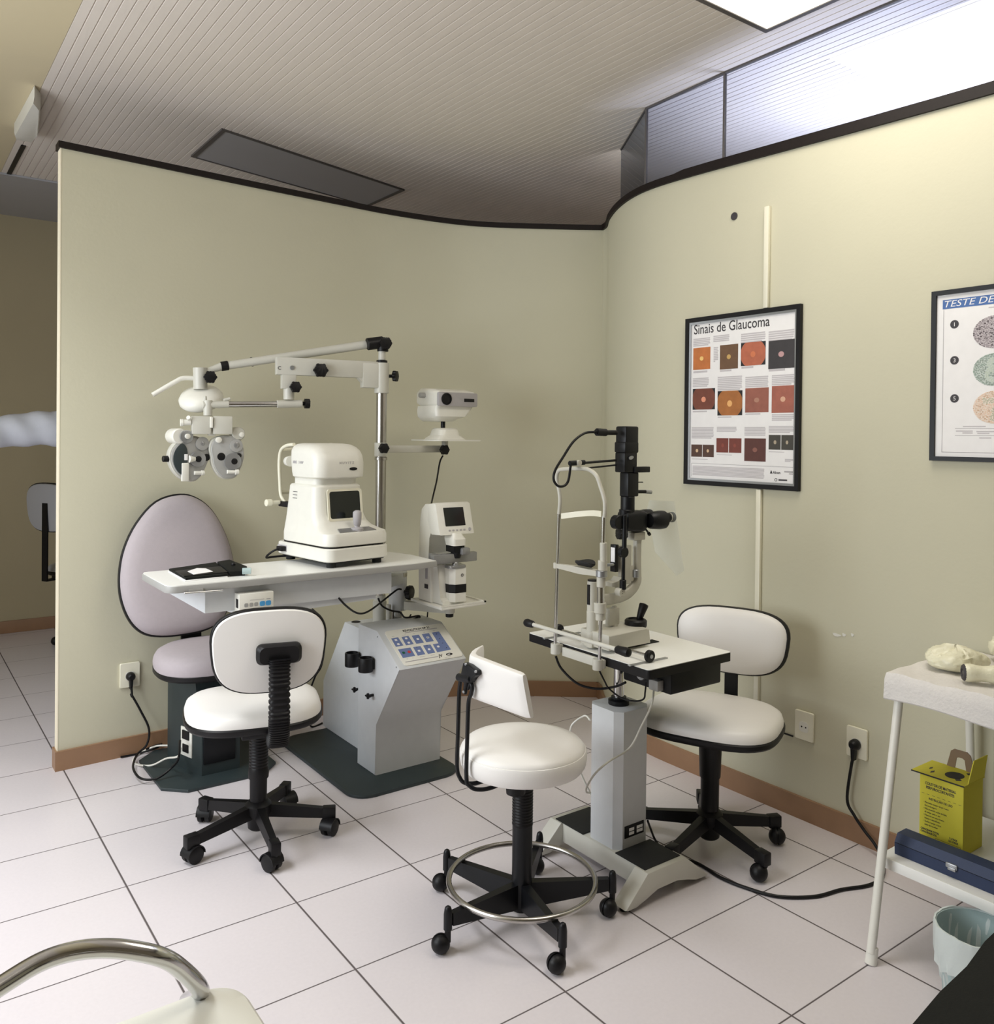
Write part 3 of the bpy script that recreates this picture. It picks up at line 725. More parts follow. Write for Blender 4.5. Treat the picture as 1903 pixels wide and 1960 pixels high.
j = M(); ja = P(1217, 1203, y=-1.665); jb = P(1216, 1192, y=-1.66)
j.lathe([(.036, -.006), (.0385, 0), (.0385, .016), (.034, .021), (.028, .022), (.026, .017)], T(ja.x, -1.665, ja.z+.012), 32); jo = j.obj('joystick_base', 'black_plastic', t)
a, c = P(1221, 1193, y=-1.66), P(1232, 1160, y=-1.66)
st = M(); st.cyl(a, a.lerp(c, .4), .0022, n=10); st.obj('joystick_stem', 'chrome', t)
M().lathe([(.008, 0), (.0105, .004), (.0165, .052), (.0155, .057), (.006, .060)], frame(a.lerp(c, .2), c-a), 22).obj('joystick_grip', 'black_plastic', t)
# column and arms
k_ = M(); vcyl(k_, 1122, 1146, 1208, 1238); vcyl(k_, 1123, 1145, 1168, 1209); vcyl(k_, 1124, 1144, 1112, 1170); blk(k_, 1118, 1150, 1222, 1237, 1, .004)
k_.obj('column', 'beige_paint', t)
k_ = M(); vcyl(k_, 1125, 1144, 1109, 1113); k_.obj('column_cap', 'black_plastic', t)
a = P(1130, 1140, y=YS)
k_ = M(); z_ = P(1134, 1156, y=YS); z2 = P(1134, 1118, y=YS); k_.box(z_.x-.0205, z_.x-.0165, YS-.006, YS+.004, z_.z, z2.z); k_.obj('scale_strip', 'black_plastic', t)
k_ = M(); blk(k_, 1158, 1187, 1163, 1196, .5, .004); vcyl(k_, 1168, 1182, 1192, 1210); vcyl(k_, 1171, 1181, 1160, 1164); k_.obj('pivot_block', 'beige_paint', t)
arm = [s7(700, 1365), s7(800, 1360), s7(870, 1348), s7(940, 1318), s7(990, 1270), s7(1017, 1215), s7(1018, 1160), s7(1017, 1050), s7(1020, 930), s7(1028, 880)]
sm = smoothpath(arm, 5); rings = []
for i, p in enumerate(sm):
    tt = (sm[min(i+1, len(sm)-1)]-sm[max(i-1, 0)]).normalized(); ny = V((0, 1, 0)); nx = tt.cross(ny); u = i/(len(sm)-1)
    w = .0185-.0055*min(1, max(0, (u-.45)*6)); dd = .011
    rings.append([p+nx*(x*w)+ny*(y*dd) for x, y in superpts(1, 1, 4.5, 16)])
M().loft(rings).obj('microscope_arm', 'beige_paint', t)
k_ = M(); blk(k_, 1200, 1236, 1018, 1033, .7, .003); k_.obj('microscope_mount', 'beige_paint', t)
k_ = M(); blk(k_, 1214, 1226, 1081, 1102, 1, .002); vcyl(k_, 1211, 1224, 1090, 1105, YS-.012); k_.obj('arm_joint', 'steel', t)
k_ = M(); blk(k_, 1182, 1210, 1044, 1118, .35, .004); blk(k_, 1198, 1214, 1082, 1112, .8, .004)
k_.prism([(s7(800, 1225).x, s7(800, 1262).z), (s7(870, 1270).x, s7(870, 1275).z), (s7(900, 1200).x, s7(900, 1200).z), (s7(870, 1190).x, s7(870, 1190).z), (s7(850, 1225).x, s7(850, 1222).z), (s7(800, 1235).x, s7(800, 1230).z)], XZ(YS-.02), 0, .04, .002)
k_.obj('illumination_arm', 'beige_paint', t)
k_ = M(); k_.box(s7(856, 1000).x-.008, s7(856, 1000).x+.008, YS-.008, YS+.018, s7(850, 1155).z, s7(850, 950).z, .002); k_.obj('angle_plate', 'black_plastic', t)
k_ = M(); k_.box(s7(856, 1000).x-.0095, s7(856, 1000).x-.0078, YS-.006, YS+.013, s7(850, 1080).z, s7(850, 972).z); k_.obj('scale_label', 'paper', t)
k_ = M(); a = s7(800, 1103); k_.cyl(a-V((.014, 0, 0)), a+V((.026, 0, 0)), .0055, n=14); k_.obj('dial_shaft', 'steel', t)
YN = YS-.045
n7 = lambda X, Y: s7(X, Y, YN)
k_ = M(); vcyl(k_, 1191, 1200, 985, 1050, YN); vcyl(k_, 1190, 1197, 1055, 1110, YN); vcyl(k_, 1186, 1199, 1110, 1128, YN, 1.0)
a = n7(918, 1008); k_.cyl(a+V((0, .012, 0)), a-V((0, .006, 0)), .0185, n=26)
k_.obj('tilt_rod', 'black_metal', t)
k_ = M(); a = n7(900, 1308); k_.cyl(a+V((0, .02, 0)), a-V((0, .006, 0)), .0145, n=24); ko = k_.obj('pivot_cap', 'beige_paint', t)
k_ = M()
for dz in (-.003, .004): k_.cyl(a+V((0, -.0055, dz)), a+V((0, -.0068, dz)), .0014, n=8)
k_.obj('pivot_hole', 'black_plastic', ko)
# lamp tower
k_ = M(); blk(k_, 1178, 1223, 816, 868, .8, .006); k_.obj('lamp_housing', 'black_metal', t)
k_ = M(); blk(k_, 1176, 1223, 846, 866, .8, .004); blk(k_, 1177, 1220, 866, 904, .8, .004); blk(k_, 1186, 1223, 904, 950, .8, .004); k_.obj('filter_housing', 'black_metal', t)
k_ = M(); vcyl(k_, 1188, 1215, 950, 982); vcyl(k_, 1185, 1212, 975, 1002); k_.obj('lamp_neck', 'black_metal', t)
k_ = M(); a = s7(905, 780, YS-.03); k_.cyl(a+V((-.02, .015, 0)), a+V((-.02, -.012, 0)), .024, n=26); a = s7(892, 868); k_.knob(a-V((.012, .0, 0)), (1, -.3, 0), .021, .03, 6, .12); k_.obj('slit_knob', 'black_metal', t)
k_ = M(); a, c = P(1212, 899, y=YS-.02), P(1241, 899, y=YS-.02); k_.box(a.x, c.x, YS-.03, YS-.008, a.z-.010, a.z+.010, .002)
a, c = P(1220, 923, y=YS), P(1231, 923, y=YS); k_.cyl(a, c, .0018, n=8)
a, c = P(1218, 941, y=YS), P(1236, 941, y=YS); k_.cyl(a, c, .0062, n=14); k_.obj('filter_lever', 'black_metal', t)
k_ = M(); a, c = P(1235, 941, y=YS), P(1247, 942, y=YS); k_.cyl(a, c, .0066, n=16); k_.obj('lever_tip', 'steel', t)
k_ = M(); a = P(1207, 876, y=YS-.026)
k_.prism([(.011*math.cos(w), .006*math.sin(w)) for w in [2*PI*i/20 for i in range(20)]], frame(a+V((0, -.004, 0)), (0, -1, 0), (.97, 0, .25)), -.002, .001); k_.obj('badge', 'steel', t)
k_ = M(); a, c, d_ = P(1180, 828, y=YS), P(1160, 828, y=YS), P(1142, 827, y=YS); k_.cyl(a, c, .0085, n=16); k_.cyl(c, d_, .0128, n=18); k_.cyl(d_, d_-V((.006, 0, 0)), .008, n=12); k_.obj('lamp_plug', 'black_plastic', t)
k_ = M()
k_.tube([d_-V((.004, 0, 0)), P(1120, 829, y=YS), P(1098, 845, y=YS), P(1078, 875, y=YS), P(1063, 900, y=YS), P(1060, 918, y=YS), P(1068, 930, y=YS), P(1080, 930, y=YS), P(1088, 920, y=YS), P(1092, 895, y=YS), P(1093, 888, y=YS)], .0042, 10, sm=6); k_.obj('lamp_cable', 'black_plastic', t)
k_ = M(); k_.cyl(P(1180, 881, y=YS), P(1118, 886, y=YS), .0042, n=12); k_.cyl(P(1180, 890, y=YS), P(1124, 896, y=YS), .0030, n=10); k_.cyl(P(1119, 885, y=YS), P(1090, 887, y=YS), .0085, n=14); k_.obj('target_arm', 'black_metal', t)
k_ = M(); a = P(1109, 886, y=YS-.01); k_.cyl(a+V((0, .008, 0)), a-V((0, .004, 0)), .0095, n=20); k_.obj('target_knob', 'beige_paint', t)
# binocular
b0, b1 = s7(890, 770), s7(1090, 765)
ax_ = V((1, -.06, -.02)).normalized()
k_ = M(); a = s7(985, 772); F_ = frame(a, ax_, (0, 0, 1))
k_.loft([[F_ @ V((u*(h_), v*(w_), z)) for u, v in superpts(1, 1, 4, 24)] for z, h_, w_ in ((-.052, .026, .022), (-.045, .034, .030), (.012, .038, .034), (.034, .037, .034), (.042, .033, .030))]); k_.obj('microscope_body', 'black_metal', t)
a = s7(1085, 762); 
for s_ in (-1, 1):
    k_ = M(); o_ = a+V((0, s_*.034, 0)); d1 = V((1, -.05-.03*s_, -.0)).normalized()
    k_.lathe([(.024, -.02), (.029, -.014), (.033, .030), (.032, .050), (.022, .058)], frame(o_, d1), 26)
    e = o_+d1*.056+V((0, 0, .007)); k_.lathe([(.0155, -.006), (.0165, .022), (.014, .024), (.014, .028), (.0175, .030), (.0185, .041), (.016, .044)], frame(e, d1), 24)
    bo = k_.obj('eyepiece', 'black_metal', t)
    k_ = M(); k_.lathe([(.0148, .0235), (.0158, .0245), (.0158, .0285), (.0148, .0295)], frame(e, d1), 24); k_.obj('eyepiece_ring', 'light_paint', bo)
k_ = M(); a = s7(1085, 838); k_.cyl(a, a+V((.012, 0, -.012)), .0035, n=10); k_.cyl(a+V((.012, 0, -.012)), a+V((.020, -.0, -.02)), .006, n=12); k_.obj('magnification_lever', 'black_metal', t)
xs = s7(1085, 762).x+.062
sh = [(-.075, P(1262, 957, y=YS).z), (.045, P(1240, 960, y=YS).z), (.062, P(1240, 960, y=YS).z-.03), (.055, P(1290, 1095, y=YS).z+.07), (-.035, P(1296, 1098, y=YS).z), (-.075, P(1296, 1085, y=YS).z)]
k_ = M(); k_.prism(sh, Matrix(((.25, .18, 1, xs-.18*1.2+.01), (1, 0, 0, YS), (0, 1, 0, 0), (0, 0, 0, 1))), 0, .0015)
k_.b.verts.ensure_lookup_table()
for v in k_.b.verts: v.co.x = xs + .010 + (1.21-v.co.z)*.22 + (0.0015 if v.index >= len(sh) else 0)
k_.obj('breath_shield', 'clear_shield', t)

# loose cables under the slit lamp table
def cable(name, label, pts, r, m='black_plastic', sm=8, cat='cable'):
    return tag(M().tube([V(p) for p in pts], r, 9, sm=sm).obj(name, m), label, cat)
cable('cable', 'thin black cable looping from the head rest clamp below the slit lamp table', [P(1064, 1256, x=1.225), P(1075, 1280, x=1.24), P(1105, 1308, x=1.27), P(1140, 1318, x=1.31), P(1175, 1315, x=1.35), P(1198, 1306, x=1.36)], .0042)
cable('cable', 'thin black cable hanging from the near head rest clamp to the power box', [P(1147, 1283, x=1.235), P(1158, 1305, x=1.25), P(1166, 1318, x=1.27), P(1190, 1336, x=1.29), P(1215, 1342, x=1.30), P(1232, 1338, x=1.30), P(1235, 1325, x=1.30), P(1237, 1306, x=1.31)], .0028)
# ------------------------------------------------------------------ ophthalmic stand
t = thing('ophthalmic_stand', 'grey ophthalmic stand with blue button panel, chrome post and dark base plate', 'medical stand', (1.23, -.3, 0))
M().prism(rrect(.888, 1.408, -.680, .150, .085, 8), None, 0, .014, .004).obj('base_plate', 'dark_green_metal', t)
YZ = lambda x: Matrix(((0, 0, 1, x), (1, 0, 0, 0), (0, 1, 0, 0), (0, 0, 0, 1)))    # local xy -> world yz, extrude along +x
cab = M()
cab.prism([(.190, .014), (.190, .245), (-.045, .578), (-.36, .578), (-.36, .014)], YZ(1.140), 0, .245, .004)
cab.prism([(-.345, .014), (-.345, .636), (-.518, .636), (-.720, .514), (-.515, .235), (-.515, .014)], YZ(1.062), 0, .328, .004)
cabo = cab.obj('cabinet', 'grey_paint', t)
# sloped control panel
pa, pb = V((1.062, -.518, .636)), V((1.062, -.720, .514))
ex = V((1, 0, 0)); ey = (pa-pb).normalized(); en = ex.cross(ey)
if en.z < 0: en = -en
L_ = (pa-pb).length; Wd = .328
PF = Matrix((ex, ey, en)).transposed().to_4x4(); PF.translation = pb
pp = M().prism(rrect(.028, Wd-.008, .014, L_-.012, .014, 5), PF, .0005, .003, .001).obj('control_panel', 'white_plastic', t)
cp = lambda X, Y: (lambda q: (q.x, q.y))(PF.inverted() @ PP(690+X/9.062, 1180+Y/9.058, pb, en))
def shape(pts, name, m, h=.0036, parent=pp):
    poly = [cp(*q) for q in pts]
    return M().prism(poly, PF, .0028, h).obj(name, m, parent)
def rpatch(mm, cx, cy, w, h, z0, z1, r=.003): mm.prism(rrect(cx-w/2, cx+w/2, cy-h/2, cy+h/2, r, 4), PF, z0, z1)
grid = M(); caps = M()
quads = [[(530, 392), (650, 372), (742, 512), (612, 536)], [(708, 366), (828, 346), (920, 486), (790, 512)], [(886, 345), (1008, 325), (1098, 462), (968, 484)], [(1062, 318), (1184, 298), (1270, 436), (1140, 456)],
         [(1236, 290), (1358, 270), (1568, 582), (1330, 630), (1252, 492), (1352, 476)], [(648, 582), (862, 548), (946, 692), (734, 730)], [(910, 542), (1036, 522), (1122, 664), (992, 688)], [(1084, 514), (1208, 494), (1296, 636), (1168, 658)]]
for q in quads: grid.prism([cp(*k) for k in q], PF, .0028, .0036)
grid.obj('button_field', 'blue_button', pp)
for X, Y in ((612, 420), (655, 492), (790, 392), (836, 466), (992, 402), (1165, 374), (1346, 532), (1014, 606), (1188, 580)):
    x, y = cp(X, Y); rpatch(caps, x, y, .0115, .0105, .0034, .0042)
caps.obj('button_cap', 'paper', pp)
g = M(); x, y = cp(746, 640); rpatch(g, x, y, .0125, .0115, .0034, .0044); g.obj('start_button', 'green_button', pp)
g = M(); x, y = cp(842, 626); g.prism([(x+.0075*math.cos(2*PI*k/20), y+.0075*math.sin(2*PI*k/20)) for k in range(20)], PF, .0034, .0046); g.obj('stop_button', 'red_button', pp)
tx = M()
x, y = cp(742, 278); x2, _ = cp(1300, 178)
tx.text('REVOLUTION DP 21', .0165, PF @ T(x, y, .0031), .0002, sx=(x2-x)/.184, bold=.0005)
x, y = cp(1362, 716); tx.text('JV', .021, PF @ T(x, y, .0031), .0002, shear=.3, bold=.0006)
ox, oy = cp(1538, 662); tx.prism([(ox+.0165*math.cos(2*PI*k/24), oy+.0075*math.sin(2*PI*k/24)) for k in range(24)], PF, .003, .0034)
for X, Y, s_ in ((610, 420, '\u2191'), (653, 494, '\u2193')): pass
for X, Y in ((1316, 318), (1368, 396), (1424, 474), (1486, 556)):
    x, y = cp(X, Y); tx.prism([(x-.004, y-.002), (x+.004, y+.0005), (x+.001, y+.0035)], PF, .0036, .004)
x, y = cp(1165, 374); tx.prism([(x+.003*math.cos(2*PI*k/12), y+.003*math.sin(2*PI*k/12)) for k in range(12)], PF, .0042, .0045)
for X, Y in ((976, 546), (1152, 520)):
    x, y = cp(X, Y); tx.prism([(x-.003, y-.001), (x+.003, y-.001), (x, y+.003)], PF, .0036, .004)
x, y = cp(1538, 662); tx.mi = 1; tx.text('SEB', .0095, PF @ T(x-.0105, y-.0034, .0035), .0002, shear=.2, bold=.0003); tx.mi = 0
tx.obj('lettering', ['printed_black', 'paper'], pp)
for (a, c) in (((765, 292), (1325, 212)), ((775, 797), (1352, 706))):
    x, y = cp(*a); x2, y2 = cp(*c); M().prism([(x, (y+y2)/2-.0022), (x2, (y+y2)/2-.0022), (x2, (y+y2)/2+.0022), (x, (y+y2)/2+.0022)], PF, .0028, .0033).obj('printed_bar', 'printed_grey', pp)
gl = M()
for X, Y, w in ((565, 355, .012), (752, 330, .018), (925, 306, .010), (1105, 282, .008), (1268, 256, .010), (810, 745, .006), (906, 729, .006), (1076, 704, .028), (1250, 677, .02), (1510, 712, .03)):
    x, y = cp(X, Y); gl.prism([(x-w/2, y-.0007), (x+w/2, y-.0007), (x+w/2, y+.0007), (x-w/2, y+.0007)], PF, .0028, .0032)
gl.obj('printed_line', 'printed_grey', pp)
# retinoscope holders, keys, holes in the cabinet
hx = 1.058
for px, py in ((674, 1262), (700, 1272)):
    a = P(px, py, x=hx-.03); k = M(); k.lathe([(.030, -.030), (.0315, -.027), (.0315, .027), (.030, .030), (.026, .030), (.025, .010), (.005, .010)], T(a.x, a.y, a.z), 26)
    k.box(a.x+.024, hx+.012 if px > 690 else 1.145, a.y-.02, a.y+.02, a.z-.02, a.z+.02)
    k.obj('instrument_holder', 'black_plastic', t)
for px, py, xx in ((680, 1320, 1.10), (706, 1332, 1.060)):
    a = P(px, py, x=xx-.02); k = M()
    k.cyl((xx+.045 if px < 690 else xx+.006, a.y, a.z), (a.x-.004, a.y, a.z), .006, n=12); k.cyl((a.x-.004, a.y, a.z-.012), (a.x-.004, a.y, a.z+.012), .006, n=12); k.box(a.x-.012, a.x+.004, a.y-.016, a.y+.016, a.z-.004, a.z+.004, .003)
    k.obj('cable_hook', 'black_plastic', t)
for (x, y, r) in ((1.185, -.075, .022), (1.178, -.24, .022)):
    k = M(); k.lathe([(r, 0), (r, .002), (r*.8, .0025), (r*.72, .0005)], T(x, y, .578), 24); k.obj('top_opening', 'black_plastic', t)
k = M()
for px, py, pl in ((723, 1219, 1.0615), (759, 1277, 1.0615)): a = P(px, py, x=pl); k.cyl(a, a-V((.002, 0, 0)), .003, n=10)
k.obj('screw', 'steel', t)
# main post
PX_, PY_ = 1.25, -.19
k = M(); k.lathe([(.052, .578), (.052, .585), (.032, .590), (.032, .69), (.028, .695), (.028, .72)], T(PX_, PY_, 0), 28); k.obj('post_base', 'light_paint', t)
k = M(); k.cyl((PX_, PY_, .70), (PX_, PY_, 1.72), .0245, n=28); k.obj('post', 'worn_chrome', t)
dP = V((-.763, .14, 0)).normalized(); nP = V((-dP.y, dP.x, 0))   # direction of the arms and normal of their plane
if nP.y > 0: nP = -nP
pw = lambda px, py, off=0: PP(px, py, V((PX_, PY_, 0))+nP*off, nP)
def pbox(mm, x0, x1, y0, y1, th, off=0, bev=.003):
    """block in the arm plane between two photo pixels, thickness th"""
    a, c = pw(x0, y1, off), pw(x1, y0, off)
    Fm = Matrix((-dP, nP, V((0, 0, 1)))).transposed().to_4x4(); Fm.translation = (a.x, a.y, 0)
    w = (V((c.x, c.y, 0))-V((a.x, a.y, 0))).length
    return mm.box(0, w, -th/2, th/2, a.z, c.z, bev, Fm)
hd = M(); hd.cyl((PX_, PY_, pw(733, 753).z), (PX_, PY_, pw(733, 695).z), .034, n=26); pbox(hd, 692, 738, 697, 742, .05); hd.obj('arm_head', 'light_paint', t)
k = M(); k.cyl((PX_, PY_, pw(733, 697).z), (PX_, PY_, pw(733, 690).z), .026, n=22); k.obj('head_ring', 'black_plastic', t)
am = M(); pbox(am, 528, 722, 693, 717, .045); am.prism([(0, 0)]*0 or [(0, 0), (.10, 0), (.10, -.055), (.065, -.055), (.03, -.02)], Matrix(((-dP.x, 0, nP.x, pw(672, 716).x), (-dP.y, 0, nP.y, pw(672, 716).y), (0, 1, 0, pw(672, 716).z+.002), (0, 0, 0, 1))), -.02, .02)
amo = am.obj('refractor_arm', 'light_paint', t)
k = M(); a = pw(559, 704, .023); k.cyl(a, a+nP*.004, .010, n=16); k.obj('arm_screw', 'steel', amo)
k = M(); a = pw(535, 704, .0232); k.text('C', .022, frame(a+V((-.0, 0, -.008)), nP, -dP), .0004, ax='CENTER'); k.obj('letter', 'printed_dark', amo)
def lobed(px, py, r, off, h=.022, parent=t, stem=.02):
    a = pw(px, py, off); k = M(); k.cyl(a-nP*stem, a+nP*.001, .008, n=12); k.knob(a, nP, r, h, 6, .17); k.obj('clamp_knob', 'black_plastic', parent)
lobed(613, 709, .034, .032); lobed(565, 741, .027, .030, parent=t); 
a = pw(755, 720); k = M(); k.cyl(pw(742, 720), a, .008, n=12); k.knob(a-(-dP)*.004, (-dP*.75+nP*.65), .028, .018, 6, .17); k.obj('clamp_knob', 'black_plastic', t)
k = M(); pbox(k, 538, 566, 716, 744, .04); c0, c1 = pw(553, 765), pw(553, 743); k.cyl(c0, c1, .024, n=22); k.obj('hanger', 'light_paint', t)
k = M(); k.cyl(pw(530, 773.5), pw(578, 772.5), .0175, n=20); k.obj('slide_sleeve', 'light_paint', t)
k = M(); k.cyl(pw(436, 774), pw(532, 773.5), .0135, n=20); k.obj('slide_rod', 'chrome', t)
k = M(); k.cyl(pw(577, 772.5), pw(583, 772.5), .009, n=12); k.knob(pw(583, 772.5), -dP, .024, .022, 6, .1); k.obj('clamp_knob', 'black_plastic', t)
k = M(); k.cyl(pw(388, 775), pw(438, 774), .0155, n=18); k.cyl(pw(398, 796), pw(398, 766), .0185, n=20); k.cyl(pw(393, 768), pw(393, 758), .008, .006, n=12); k.cyl(pw(428, 766), pw(441, 763), .007, n=12); k.obj('refractor_hanger', 'light_paint', t)
# projector arm
Pj = V((1.605, -.19, 0)); za = P(733, 859.5, y=PY_).z
k = M(); k.cyl((PX_, PY_, za-.035), (PX_, PY_, za+.030), .031, n=24); k.obj('post_clamp', 'light_paint', t)
k = M(); k.cyl((PX_, PY_, za-.052), (PX_, PY_, za-.038), .0295, n=24); k.obj('stop_ring', 'worn_chrome', t)
k = M(); k.box(PX_+.02, Pj.x+.012, PY_-.012, PY_+.012, za-.017, za+.017, .003); k.cyl((Pj.x, PY_, za-.02), (Pj.x, PY_, za+.04), .016, n=16); k.obj('projector_arm', 'light_paint', t)
for px, py, y in ((733, 858, PY_-.045), (849, 861, PY_-.035)):
    a = P(px, py, y=y); k = M(); k.cyl(a+V((0, .035, 0)), a, .007, n=12); k.knob(a, (0, -1, 0), .026, .02, 6, .17); k.obj('clamp_knob', 'black_plastic', t)
k = M(); k.prism(rrect(Pj.x-.13, Pj.x+.13, PY_-.15, PY_+.13, .03), None, za+.040, za+.046, .001); k.obj('projector_tray', 'white_plastic', t)
# lensometer arm and tray
LZ = .733
k = M(); k.box(1.295, 1.53, -.665, -.40, LZ-.012, LZ, .003); k.box(1.295, 1.53, -.665, -.655, LZ, LZ+.006); k.box(1.52, 1.53, -.665, -.40, LZ, LZ+.006); k.obj('lensometer_tray', 'white_plastic', t)
k = M(); k.loft([[V((1.275, -.375, z)) for z in (LZ-.055, LZ-.018)]+[V((1.31, -.350, z)) for z in (LZ-.018, LZ-.055)], [V((1.395, -.56, z)) for z in (LZ-.055, LZ-.018)]+[V((1.43, -.54, z)) for z in (LZ-.018, LZ-.055)]]); k.cyl((1.41, -.55, LZ-.055), (1.41, -.55, LZ-.012), .024, n=18); k.obj('lensometer_arm', 'light_paint', t)
k = M(); k.cyl((1.41, -.55, LZ-.072), (1.41, -.55, LZ-.056), .018, n=16); k.obj('tray_knob', 'black_plastic', t)

# examination lamp on the same post
t = thing('examination_lamp', 'white examination lamp with a dome shade and long tubular arm above the phoropter', 'lamp', (PX_, PY_, 1.80))
k = M(); k.cyl((PX_, PY_, pw(735, 690).z+.001), (PX_, PY_, pw(735, 672).z), .017, n=18); k.obj('stem', 'light_paint', t)
k = M(); e0, e1 = pw(703, 659), pw(733, 655); k.cyl(e0, e1, .0285, n=20); k.cyl((e1.x, e1.y, pw(735, 673).z), (e1.x, e1.y, pw(735, 647).z), .0265, n=20); k.knob(pw(738, 657, .028), nP, .03, .014, 6, .12); k.obj('elbow', 'black_plastic', t)
OL = -.12
k = M(); k.cyl(pw(434, 700, OL), pw(705, 659, OL*.2), .0185, .0205, 20); ko = k.obj('arm', 'light_paint', t)
k = M(); a, c = pw(480.5, 693, OL), pw(484, 692.4, OL); k.cyl(a, c, .0212, n=22); a, c = pw(423, 701.5, OL), pw(437, 699.5, OL); k.cyl(a, c, .0215, n=20); k.obj('arm_band', 'black_plastic', t)
k = M(); k.cyl(pw(392, 712, OL), pw(425, 701, OL), .012, .018, 14); a, c = pw(384, 745, OL), pw(383, 704, OL)
k.lathe([(.030, 0), (.030, (c-a).length), (.026, (c-a).length), (.026, .03), (.002, .03)], frame(a, c-a), 24); k.obj('shade_holder', 'light_paint', t)
k = M(); a = pw(402, 722, OL+.040); k.knob(a-nP*.0, nP, .029, .022, 6, .15); k.cyl(a-nP*.03, a, .008, n=10); k.obj('clamp_knob', 'black_plastic', t)
a = pw(382, 748, OL); up = V((-.30, -.42, .85)).normalized()
M().lathe([(.030, .004), (.055, -.002), (.082, -.014), (.095, -.034), (.094, -.052), (.086, -.062), (.07, -.066), (.066, -.060), (.05, -.03), (.01, -.012)], frame(a, up), 40).obj('shade', 'white_plastic', t)
M().tube([pw(372, 724, OL-.02), pw(350, 724, OL-.02), pw(335, 731, OL-.02), pw(292, 756, OL-.02)], .0105, 14, sm=6).obj('handle', 'white_plastic', t)

# phoropter
t = thing('phoropter', 'white and grey phoropter with two round lens housings hanging from the stand arm', 'phoropter', tuple(pw(398, 800)))
def pdisc(mm, px, py, rx, ry, yaw, z0, z1, name, m, prof=None):
    pass
cen = pw(400, 860); s_ = sc_at(cen); U = -dP; Z = V((0, 0, 1))
def lens_half(px, py, rpx, yaw, poly):
    a = pw(px, py); r = rpx/s_
    F_ = frame(a, Matrix.Rotation(yaw, 3, 'Z') @ nP, Matrix.Rotation(yaw, 3, 'Z') @ U)
    Fi = F_.inverted(); n0 = F_.to_3x3() @ V((0, 0, 1))
    loc = lambda X, Y: (lambda q: (q.x, q.y))(Fi @ PP(300+X/10.016, 780+Y/10.013, a, n0))
    pts = [tuple(v)[:2] for v in smoothpath([V((*loc(*q), 0)) for q in poly], 4, True)]
    return a, F_, loc, pts
PL = [(420, 640), (300, 740), (235, 900), (250, 1060), (330, 1230), (450, 1350), (620, 1420), (760, 1400), (860, 1300), (950, 1120), (1000, 950), (990, 760), (900, 600), (640, 540)]
PR = [(1010, 760), (1040, 950), (1060, 1080), (1110, 1200), (1190, 1310), (1290, 1370), (1420, 1370), (1520, 1330), (1610, 1180), (1670, 1000), (1680, 850), (1650, 700), (1560, 560), (1300, 530), (1080, 600)]
